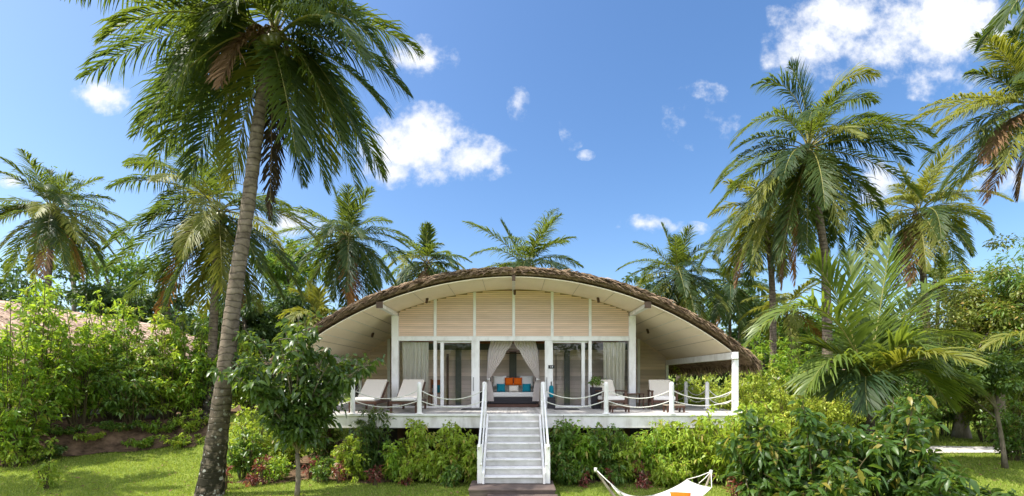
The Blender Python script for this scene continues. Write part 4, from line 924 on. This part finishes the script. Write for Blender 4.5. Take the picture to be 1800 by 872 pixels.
palm(W(1456, 640, 18)[:2], W(1420, 262, 18), 'tallest coconut palm right of the villa with an orange dead frond', L=3.9, n=26, seed=31, lw=.040, pairs=76, ll=.95, dead=0, elev=(66, -64), nuts=7, mid=[W(1452, 500, 18), W(1440, 380, 18)], key=[
    ((1410, 120), (1325, 150), .3), ((1370, 150), (1285, 255), -.4), ((1420, 160), (1388, 115), .3), ((1455, 110), (1540, 135), -.3, 'frondyel'), ((1480, 150), (1535, 180), .5), ((1500, 190), (1562, 215), -.6),
    ((1510, 200), (1605, 245), .2), ((1520, 220), (1600, 290), -.8), ((1330, 225), (1262, 320), -.3), ((1340, 270), (1255, 370), .4), ((1350, 290), (1270, 440), -.6), ((1375, 310), (1325, 455), .2, 'frondyel'),
    ((1395, 330), (1372, 460), -.9), ((1420, 340), (1418, 460), -.6), ((1450, 330), (1480, 450), .3), ((1470, 310), (1530, 420), -.7), ((1500, 290), (1558, 400), .1), ((1440, 330), (1455, 440), .9),
    ((1400, 360), (1398, 500), .1, 'frondorange'), ((1385, 360), (1375, 505), .5, 'fronddead'), ((1490, 320), (1510, 445), .9), ((1350, 330), (1300, 470), .8, 'frondyel')])
palm(W(1360, 640, 23)[:2], W(1342, 372, 23), 'slimmer coconut palm tucked behind the tallest one with yellowing fronds', L=3.6, n=40, seed=32, lw=.05, pairs=54, ll=.95, elev=(75, -70), mats=('frondyel', 'frondgreen'), mid=[W(1357, 500, 23)])
palm(W(1640, 640, 24)[:2], W(1615, 372, 24), 'medium coconut palm between the tallest palm and the one at the right edge', L=3.9, n=42, seed=33, lw=.05, pairs=54, ll=.95, elev=(84, -62), mats=('frondyel', 'frondgreen'), mid=[W(1622, 470, 24)])
palm(W(1880, 640, 17)[:2], W(1822, 185, 17), 'coconut palm cut by the right edge with golden fronds and a brown dead one', L=3.8, n=26, seed=34, lw=.040, pairs=76, ll=.95, dead=1, elev=(80, -30), mats=('frondyel', 'frondgreen'), key=[
    ((1720, 155), (1622, 190), .2, 'frondyel'), ((1730, 165), (1638, 225), -.6, 'frondyel'), ((1735, 200), (1640, 310), -.2, 'frondyel'), ((1765, 220), (1690, 330), .5, 'frondyel'), ((1785, 240), (1735, 355), -.3, 'fronddead'),
    ((1765, 85), (1715, 65), .3, 'frondgreen'), ((1760, 125), (1700, 130), .8, 'frondgreen'), ((1800, 100), (1780, 55), -.4, 'frondgreen'), ((1805, 250), (1790, 350), .3, 'fronddead'), ((1790, 200), (1765, 300), -1.0, 'frondyel')])
palm(W(1990, 700, 12)[:2], W(1960, -120, 12), 'coconut palm whose frond tips hang into the top right corner', L=2.7, n=14, seed=35, lw=.07, pairs=44, dead=0, nuts=0, key=[((1800, -60), (1764, 48), -.3, 'frondgreen'), ((1830, -30), (1800, 40), .4, 'frondgreen')])
palm(W(1530, 735, 13.2)[:2], W(1530, 690, 13.2), 'young coconut palm with long feathery fronds fanning up from the ground, beside the near bush', L=3.2, n=8, r=.13, seed=36, lw=.062, pairs=62, ll=1.15, dead=0, nuts=0, elev=(84, 50), droop=.5, group='young coconut palms', name='young_palm', key=[
    ((1490, 520), (1425, 455), 0, 'frondlime'), ((1450, 440), (1318, 600), -.5, 'frondlime'), ((1545, 560), (1565, 425), .3, 'frondlime'), ((1575, 500), (1695, 492), .4, 'frondlime'), ((1585, 540), (1650, 650), -1.4, 'frondlime'),
    ((1600, 590), (1672, 715), -.3, 'frondlime'), ((1475, 570), (1415, 690), -1.1, 'frondlime'), ((1510, 560), (1490, 450), 1.0, 'frondlime'), ((1600, 560), (1710, 600), .8, 'frondlime')])
palm(W(1915, 760, 12)[:2], W(1905, 660, 12), 'young coconut palm at the right edge with one pale arching frond reaching in', L=2.4, n=6, r=.12, seed=37, lw=.045, pairs=44, dead=0, nuts=0, elev=(80, 20), group='young coconut palms', name='young_palm', key=[((1815, 545), (1733, 612), .2, 'frondyel'), ((1850, 560), (1790, 700), .6, 'frondgreen')])
palm(W(560, 660, 23)[:2], W(558, 560, 23), 'low young palm with lime fronds behind the left end of the roof', L=2.2, n=14, r=.1, seed=38, lw=.08, pairs=26, dead=0, nuts=0, elev=(80, -10), mats=('frondyel', 'frondgreen'), group='young coconut palms', name='young_palm')
palm(W(1420, 660, 27)[:2], W(1382, 540, 27), 'low palm in the shade under the tallest palm, right of the roof', L=3.2, n=22, r=.13, seed=39, lw=.07, pairs=36, dead=1, nuts=0, elev=(80, -50), mats=('frondyel', 'frondgreen'))
palm(W(1290, 660, 32)[:2], W(1285, 500, 32), 'dark distant palm between the rounded palm and the slimmer one', L=3.6, n=26, r=.14, seed=40, lw=.08, pairs=36, ll=.95, dead=1, nuts=0, elev=(80, -65), mats=('frondblue', 'frondgreen'))
palm(W(1655, 660, 30)[:2], W(1650, 500, 30), 'far slender palm beside the trunk of the medium palm', L=3.0, n=22, r=.13, seed=41, lw=.08, pairs=34, dead=1, nuts=0, elev=(80, -55))

palm((-17.0, -3.6), (-16.6, -3.4, 9.0), 'coconut palm beyond the left picture edge whose shade falls on the lawn', L=3.6, n=30, seed=51, lw=.08, pairs=30, dead=0, nuts=0, group='palms beyond the picture edge')

# ------------------------------------------------------------------ background trees
BG = 'broadleaf trees behind the palms'
def bg(px, top, D, wpx, label, m='woodleaf', per=130, clumps=34, leaf=(.34, .17), bot=640, seedlean=0):
    s = D / FPX; X, Y, ztop = W(px, top, D); g = Hf(X, Y); zb = W(px, bot, D)[2]; h = ztop - g
    rz = (ztop - max(zb, g + .6)) / 2
    return tree('broadleaf_tree', (X, Y), h, (wpx * s / 2, wpx * s / 2 * .8, rz), h - rz, label, 'tree', BG, m, trunk_r=.22, clumps=clumps, per=per, leaf=leaf)
bg(30, 450, 33, 190, 'dark leafy tree behind the trunk of the far left palm')
bg(205, 385, 36, 150, 'dark rounded treetop showing between the two left palms', 'midleaf')
bg(130, 300, 40, 130, 'tall feathery tree with thin sprays behind the far left palm', 'midleaf', per=45, clumps=26, leaf=(.26, .09), bot=470)
bg(300, 470, 31, 200, 'dark tree low behind the broad silvery palm')
bg(160, 470, 29, 200, 'shaded dense tree above the neighbouring thatched roof')
bg(505, 405, 35, 130, 'light topped tree with a thin pale trunk between the broad palm and the drooping palm', 'midleaf', per=90, bot=520)
bg(500, 480, 30, 170, 'dark dense tree behind the small glossy tree')
bg(430, 500, 27, 160, 'dark tree behind the leaning palm trunk at roof height')
bg(690, 520, 36, 150, 'dark tree peeping over the left slope of the villa roof')
bg(1117, 455, 38, 70, 'small dark treetop left of the rounded palm', per=60, clumps=16, bot=560)
bg(1300, 470, 36, 170, 'dark tree mass behind the slimmer palm right of the roof', per=150)
bg(1400, 545, 30, 170, 'mid green tree low between the palms right of the roof', 'midleaf')
bg(1545, 560, 28, 170, 'mid green tree behind the young feathery palm', 'midleaf')
s = 16.5 / FPX
X, Y, Z = W(1735, 582, 16.8)
tree('broadleaf_tree', (X + .5, Y), 5, (3.0, 2.2, 3.0), Z - Hf(X, Y) + .25, 'large olive green tree with a dense small leaved crown right of the young palm', 'tree', 'broadleaf trees by the path', 'oliveleaf', trunk_r=.16, clumps=110, per=230, leaf=(.13, .065), clump_r=.19, shell=.4)
X, Y, Z = W(1690, 640, 19.5)
tree('broadleaf_tree', (X, Y), 5, (1.9, 1.6, 1.7), Z - Hf(X, Y) + .3, 'olive tree with a pale trunk and dark hollow under its crown beyond the path', 'tree', 'broadleaf trees by the path', 'oliveleaf', trunk_r=.28, clumps=46, per=170, leaf=(.15, .075), clump_r=.24, bark='barkpale')
X, Y, Z = W(1825, 520, 15.5)
tree('bamboo_tree', (X, Y), 5, (1.6, 1.4, 2.3), Z - Hf(X, Y), 'bright willowy tree with narrow pointed leaves rising at the right edge', 'tree', 'broadleaf trees by the path', 'midleaf', trunk_r=.12, clumps=44, per=95, leaf=(.22, .045), clump_r=.26)
X, Y, Z = W(1722, 672, 13.3)
tree('small_tree', (W(1767, 828, 13.0)[0], W(1767, 828, 13.0)[1]), 3, (1.25, 1.0, 1.05), 2.75, 'small dark round tree on a thin bare stem beside the path', 'tree', 'broadleaf trees by the path', 'darkleaf', trunk_r=.065, clumps=46, per=150, leaf=(.12, .07), clump_r=.26, lean=(-.45, .1), shell=.3)
X, Y, Z = W(1800, 690, 13.8)
shrub('leafy_shrub', (X + .2, Y + .4), 2.3, .8, 'pale green leafy shrub at the right edge behind the small round tree', 'shrub', 'shrubs by the path', 'midleaf', stems=24, twigs=10, per=10, leaf=(.13, .06))

for (px, top, D, wp, lab, m) in [(1665, 600, 20.0, 120, 'shaded leafy shrub under the olive tree beyond the path', 'midleaf'), (1740, 590, 18.5, 150, 'broad shaded shrub behind the small round tree', 'oliveleaf'), (1610, 620, 19.0, 110, 'dark shrub between the young palm and the olive tree', 'midleaf'), (1800, 560, 17.5, 150, 'olive shrub filling the right edge above the path', 'oliveleaf')]:
    X, Y, Z = W(px, top, D)
    shrub('leafy_shrub', (X, Y), Z - Hf(X, Y), wp * D / FPX / 2, lab, 'shrub', 'shrubs by the path', m, stems=40, twigs=12, per=14, leaf=(.14, .065), flat=.25, low=.18, tw=.22)

# ------------------------------------------------------------------ tall hedge shrubs on the bank
HG = 'tall hedge shrubs on the bank by the lawn'
def hedge(px, top, D, radpx, label, m='hedge', stems=26, shoots=5, twigs=11, per=12, leaf=(.20, .068), dx=0):
    X, Y, Z = W(px, top, D); g = Hf(X, Y); h = Z - g
    shrub('hedge_shrub', (X, Y), h * 1.0, radpx * D / FPX, label, 'shrub', HG, m, stems=stems, twigs=twigs, per=per, leaf=leaf, low=.2, shoots=shoots, flat=.42, stem_r=.02, tw=.30)
hedge(15, 560, 13.0, 75, 'hedge shrub at the left picture edge, nearest the picture corner beside the tallest one')
hedge(68, 525, 14.2, 78, 'tallest hedge shrub with upright bright shoots before the pale thatched roof', shoots=9)
hedge(140, 572, 15.2, 75, 'dense bright hedge shrub below the middle of the neighbouring roof', m='hedge')
hedge(200, 540, 16.4, 62, 'narrow hedge shrub with one tall spire shoot against the pale roof', shoots=9)
hedge(235, 600, 16.0, 70, 'low rounded hedge shrub in front of the end of the neighbouring roof', m='midleaf')
hedge(290, 568, 16.7, 68, 'yellowish hedge shrub at the far end of the neighbouring roof', m='hedge2', shoots=8)
hedge(335, 575, 17.0, 62, 'hedge shrub behind the leaning trunk, its top against dark trees', shoots=7)
hedge(375, 595, 17.4, 55, 'last hedge shrub at the back corner of the lawn, shaded low down', m='midleaf')
hedge(440, 600, 18.5, 62, 'bright hedge shrub seen between the palm trunk and the small glossy tree', m='hedge2')
def low(px, top, base_px, D, wpx, label, m, group, leaf=(.10, .045), stems=12, twigs=7, per=10, **k):
    X, Y, Z = W(px, top, D); h = max(.25, Z - Hf(X, Y))
    return shrub(k.pop('name', 'garden_shrub'), (X, Y), h, wpx * D / FPX / 2, label, 'shrub', group, m, stems=stems, twigs=twigs, per=per, leaf=leaf, **k)
BK = 'low bank plants under the hedge'
for (px, top, D, wp, lab, m) in [(40, 760, 12.9, 90, 'low pale weedy plant on the soil bank at the picture edge', 'hedge2'), (120, 750, 14.6, 100, 'low dark plant on the soil under the dense hedge shrub', 'midleaf'),
        (205, 738, 15.5, 90, 'low mid green plant on the bank below the spire shoot', 'midleaf'), (285, 728, 16.0, 90, 'low plant on the bank before the yellowish hedge shrub', 'hedge'), (75, 775, 13.6, 60, 'low weedy tuft on the soil between the tallest hedge shrub and the lawn', 'midleaf'), (165, 770, 14.9, 80, 'sprawling yellow green plant on the bare soil below the spire shoot', 'hedge2'),
        (245, 765, 15.3, 70, 'sprawling plant on the soil edge under the low rounded hedge shrub', 'hedge'), (320, 758, 15.6, 80, 'spreading bright plant on the soil near the leaning palm trunk', 'hedge2'), (345, 715, 16.3, 70, 'low yellowish plant at the end of the bank by the palm trunk', 'hedge2')]:
    low(px, top, 0, D, wp, lab, m, BK, stems=16, twigs=6, per=9, leaf=(.12, .055))
X, Y, Z = W(85, 800, 10.6)
low(85, 800, 0, 10.6, 40, 'small yellow green seedling standing alone on the shaded lawn', 'hedge2', 'lone seedling', name='seedling', leaf=(.16, .035), stems=6, twigs=6, per=10)

# plants left of the deck behind the small glossy tree
LF = 'plants between the lawn and the deck end'
low(445, 690, 0, 13.0, 95, 'bushy yellow green plant beside the leaning palm trunk', 'hedge2', LF, stems=22, twigs=8, per=12, leaf=(.12, .05))
low(430, 740, 0, 11.8, 70, 'leafy shrub at the foot of the bank right of the leaning trunk', 'midleaf', LF, stems=14, twigs=7, per=9, leaf=(.15, .065))
low(505, 730, 0, 13.2, 100, 'yellow green shrub directly behind the thin stem of the small tree', 'hedge2', LF, stems=20, twigs=8, per=11, leaf=(.12, .05))
low(570, 735, 0, 13.0, 80, 'mid green shrub beside the hidden deck corner', 'midleaf', LF, stems=16, twigs=8, per=10)
low(480, 790, 0, 11.4, 70, 'low bright shrub at the lawn edge behind the thin stem', 'hedge', LF, stems=12)
low(600, 770, 0, 11.7, 55, 'small lime plant on the slope below the deck corner', 'hedge2', LF, stems=12)
low(560, 795, 0, 11.3, 60, 'low spreading plant between the thin stem and the deck plants', 'midleaf', LF, stems=10)

# plants in front of the deck
DF = 'leafy plants along the deck front'
for (px, top, D, wp, lab, m, lf, stn) in [
    (655, 728, 11.65, 74, 'dark drooping plant in front of the fascia, below the first sun lounger', 'darkleaf', (.15, .055), 20),
    (628, 765, 11.5, 60, 'lime green plant at the corner end of the deck front', 'hedge2', (.11, .05), 14),
    (690, 775, 11.4, 70, 'low mid green plant beside the dark drooping one', 'hedge', (.11, .05), 14),
    (735, 738, 11.6, 60, 'tall leafy plant reaching the fascia below the sun lounger nearer the stairs', 'hedge2', (.13, .06), 14),
    (765, 780, 11.3, 60, 'low yellow green plant before the dark underfloor gap', 'hedge2', (.12, .055), 14),
    (798, 736, 11.4, 62, 'tall yellow green plant reaching the fascia just left of the stairs', 'hedge2', (.13, .06), 14),
    (825, 788, 11.2, 46, 'small plant pressed against the left side of the stairs', 'hedge2', (.12, .055), 12),
    (715, 800, 11.2, 60, 'low bright plant at the lawn edge below the dark gap', 'hedge2', (.11, .05), 10),
    (985, 735, 11.4, 50, 'tall dark green plant just right of the stairs', 'midleaf', (.14, .06), 16),
    (1022, 742, 11.5, 56, 'dark green plant second from the right side of the stairs', 'hedge', (.14, .055), 18),
    (1062, 740, 11.5, 60, 'mid green plant below the first railing post right of the stairs', 'midleaf', (.13, .055), 18),
    (1098, 760, 11.4, 58, 'yellow green bushy plant below the rope between the two posts', 'hedge2', (.12, .055), 20),
    (1140, 748, 11.5, 64, 'bright narrow leaved plant in the middle of the right deck front', 'hedge', (.15, .045), 20),
    (1186, 735, 11.5, 50, 'tall bright plant reaching the fascia below the second railing post', 'hedge2', (.14, .055), 18),
    (1222, 742, 11.4, 60, 'drooping yellow green plant right of the tall bright one', 'hedge2', (.15, .05), 20),
    (1290, 700, 11.2, 120, 'broad lime plant at the deck corner partly over the eave post', 'hedge2', (.18, .075), 30),
    (1160, 805, 11.1, 110, 'low spreading lime plant at the lawn edge behind the hammock', 'hedge2', (.13, .04), 22),
    (1085, 812, 11.2, 90, 'low shaded plant between the hammock and the deck plants', 'midleaf', (.11, .05), 16),
    (1000, 812, 11.1, 70, 'low dark plant beside the foot of the stairs', 'midleaf', (.10, .05), 14),
    (790, 820, 10.9, 40, 'single small shaded plant on the lawn edge left of the stairs', 'midleaf', (.12, .06), 8)]:
    low(px, top - 9, 0, D, wp * (.95 if px < 845 else 1.15), lab, m, DF, leaf=lf, stems=stn, twigs=10, per=13, droop=.4, low=.12, flat=.25)
RD = 'red leaved accent plants in the beds'
for (px, top, D, lab) in [(398, 808, 10.6, 'red leaved plant at the foot of the leaning palm trunk'), (465, 788, 11.1, 'red leaved plant left of the thin stem of the small tree'), (447, 810, 10.9, 'pinkish brown leaved plant low between the palm trunk and thin stem'),
        (545, 785, 11.6, 'red leaved plant behind the thin stem, under the crown'), (597, 800, 11.2, 'dark red plant on the bank below the deck corner'), (660, 805, 11.0, 'red leaved plant at the lawn edge under the dark drooping plant'),
        (715, 812, 11.0, 'small red plant at the lawn edge below the lounger side plants'), (1022, 822, 10.9, 'small reddish plant between the stairs and the hammock'), (1128, 800, 11.0, 'red leaved plant standing behind the hammock'),
        (1075, 812, 10.9, 'dark red plant behind the left end of the hammock'), (1290, 820, 9.6, 'coral red plant at the lower edge of the near bush'), (1132, 835, 10.7, 'tiny red seedling in the grass behind the hammock')]:
    low(px, top, 0, D, 26, lab, 'redleaf', RD, leaf=(.11, .03), stems=6, twigs=4, per=6, name='red_leaf_plant')

# flowering hedge and shrubs right of the deck
RH = 'hedge shrubs right of the deck'
for (px, top, D, wp, lab, m, fl) in [
    (1195, 650, 19.5, 90, 'flowering hedge shrub with white blossoms by the side wall corner', 'lime', 26), (1255, 645, 18.8, 100, 'flowering hedge shrub with white blossoms seen left of the eave post', 'lime', 30), (1318, 640, 18.0, 100, 'flowering lime hedge shrub just right of the eave post', 'lime', 14),
    (1340, 580, 20.5, 130, 'bright green bush with long pointed leaves beyond the eave corner', 'hedge', 0), (1425, 592, 20.0, 120, 'bright green bush behind the left fronds of the young palm', 'hedge', 0), (1390, 655, 17.0, 120, 'yellow flowering lime shrub above the near bush', 'lime', 10), (1455, 668, 16.5, 110, 'yellowish lime shrub left of the young palm base', 'lime', 6), (1580, 650, 17.5, 140, 'shaded green shrub behind the young palm base', 'midleaf', 0), (1500, 620, 19.0, 120, 'mid green bush behind the middle of the young palm', 'midleaf', 0)]:
    X, Y, Z = W(px, top, D)
    shrub('flowering_shrub' if fl else 'leafy_shrub', (X, Y), (Z - Hf(X, Y)) * .97, wp * D / FPX / 2, lab, 'shrub', RH, m, stems=34, twigs=11, per=13, leaf=(.13, .055) if m != 'hedge' else (.21, .06), flowers=fl, shoots=4, flat=.2, low=.1, tw=.22)

# small glossy tree on the near lawn
X, Y, _ = W(522, 872, 10.0)
shrub('small_tree', (X, Y), 3.95, 1.75, 'small tree with dark glossy leaves on a thin stem beside the leaning palm', 'tree', 'small glossy tree', 'darkleaf', stems=30, twigs=17, per=11, leaf=(.19, .08), fine=True, droop=.4, low=.1, shoots=0, stem_m='bark', stem_r=.022, trunk=(.95, .062), flat=.22, tw=.27, lean=(.02, 0))
# near bush, large leaves
for (px, py, D, h, rad, lab, nst) in [(1440, 0, 8.6, 1.95, 1.15, 'large glossy bush in the near right corner of the lawn, beside the hammock', 20), (1560, 0, 8.9, 2.15, .9, 'tall part shaded bush with big glossy leaves before the young palm', 18), (1335, 0, 9.3, 1.75, .75, 'near bush with yellow green big leaves at the hammock end', 16), (1620, 0, 8.3, 1.35, .6, 'low dark bush with big leaves at the right of the near bushes', 12)]:
    X, Y, _ = W(px, 800, D)
    shrub('big_leaf_shrub', (X, Y), h, rad, lab, 'shrub', 'big leaved bushes by the hammock', 'bigleaf', stems=nst, twigs=10, per=9, leaf=(.21, .08), fine=True, droop=.35, low=.22, stem_r=.016, flat=.4, tw=.26, shoots=2)
X, Y, _ = W(1765, 860, 8.3)
shrub('big_leaf_shrub', (X, Y), .62, .45, 'low dark leafed plant cut by the lower right corner', 'shrub', 'big leaved bushes by the hammock', 'darkleaf', stems=8, twigs=6, per=7, leaf=(.24, .08), fine=True)

n = 1500; D_ = 9.3 * (20 / 9.3) ** rng.random(n); x_ = (rng.uniform(-20, 1820, n) - VPX) / FPX * D_; y_ = CAMY + D_
k = (np.abs(x_) > 1.1) & (y_ < -.3 + 9 * (np.abs(x_) > 7)); x_, y_ = x_[k], y_[k]; n = len(x_); a_ = rng.uniform(0, 2*np.pi, n)
LV, LF_ = leaf_mesh(np.stack([x_, y_, H(x_, y_) + .035], 1), np.stack([np.cos(a_), np.sin(a_), rng.normal(0, .15, n)], 1), unit(np.array([0, 0, 1.]) + rng.normal(0, .3, (n, 3))), rng.uniform(.05, .14, n), rng.uniform(.02, .05, n), False, .05)
o = np_mesh('fallen_leaves', LV, [LF_], M['fronddead']); o['kind'] = 'stuff'; o['label'] = 'brown fallen leaves scattered over the lawn'

# ------------------------------------------------------------------ far woods, one uncountable mass
def woods(name, spans, seed, label):
    r = np.random.default_rng(seed); LP = []; LD = []
    for (x0, x1, y0, y1, top, n) in spans:
        for _ in range(n):
            x = r.uniform(x0, x1); y = r.uniform(y0, y1); z0 = Hf(x, y); zc = r.uniform(.3, 1) ** .8 * (top - z0) * r.uniform(.75, 1.08) + z0
            k = 60; q = r.normal(0, 1, (k, 3)) * np.array([1.0, .8, .65]); LP.append(np.array([x, y, zc]) + q); LD.append(unit(q) + r.normal(0, .5, (k, 3)) + np.array([0, -.1, -.2]))
    LP = np.concatenate(LP); LD = np.concatenate(LD); k = LP[:, 2] > H(LP[:, 0], LP[:, 1]); LP, LD = LP[k], LD[k]; n = len(LP)
    o = build_leaves(name, LP, LD, r.uniform(.35, .7, n), r.uniform(.2, .35, n), M['woodleaf'], None); o['kind'] = 'stuff'; o['label'] = label
woods('woods', [(-50, -14, 27, 33, 8.6, 240), (-14, -2, 28, 34, 7.0, 70), (8, 22, 28, 34, 6.5, 120), (20, 50, 26, 34, 7.0, 200)], 5, 'dark far woods closing the garden behind the palms')
woods('woods_across_the_lawn', [(-28, 28, -34, -28, 6.5, 300)], 6, 'dark woods across the lawn that reflect in the glass doors')
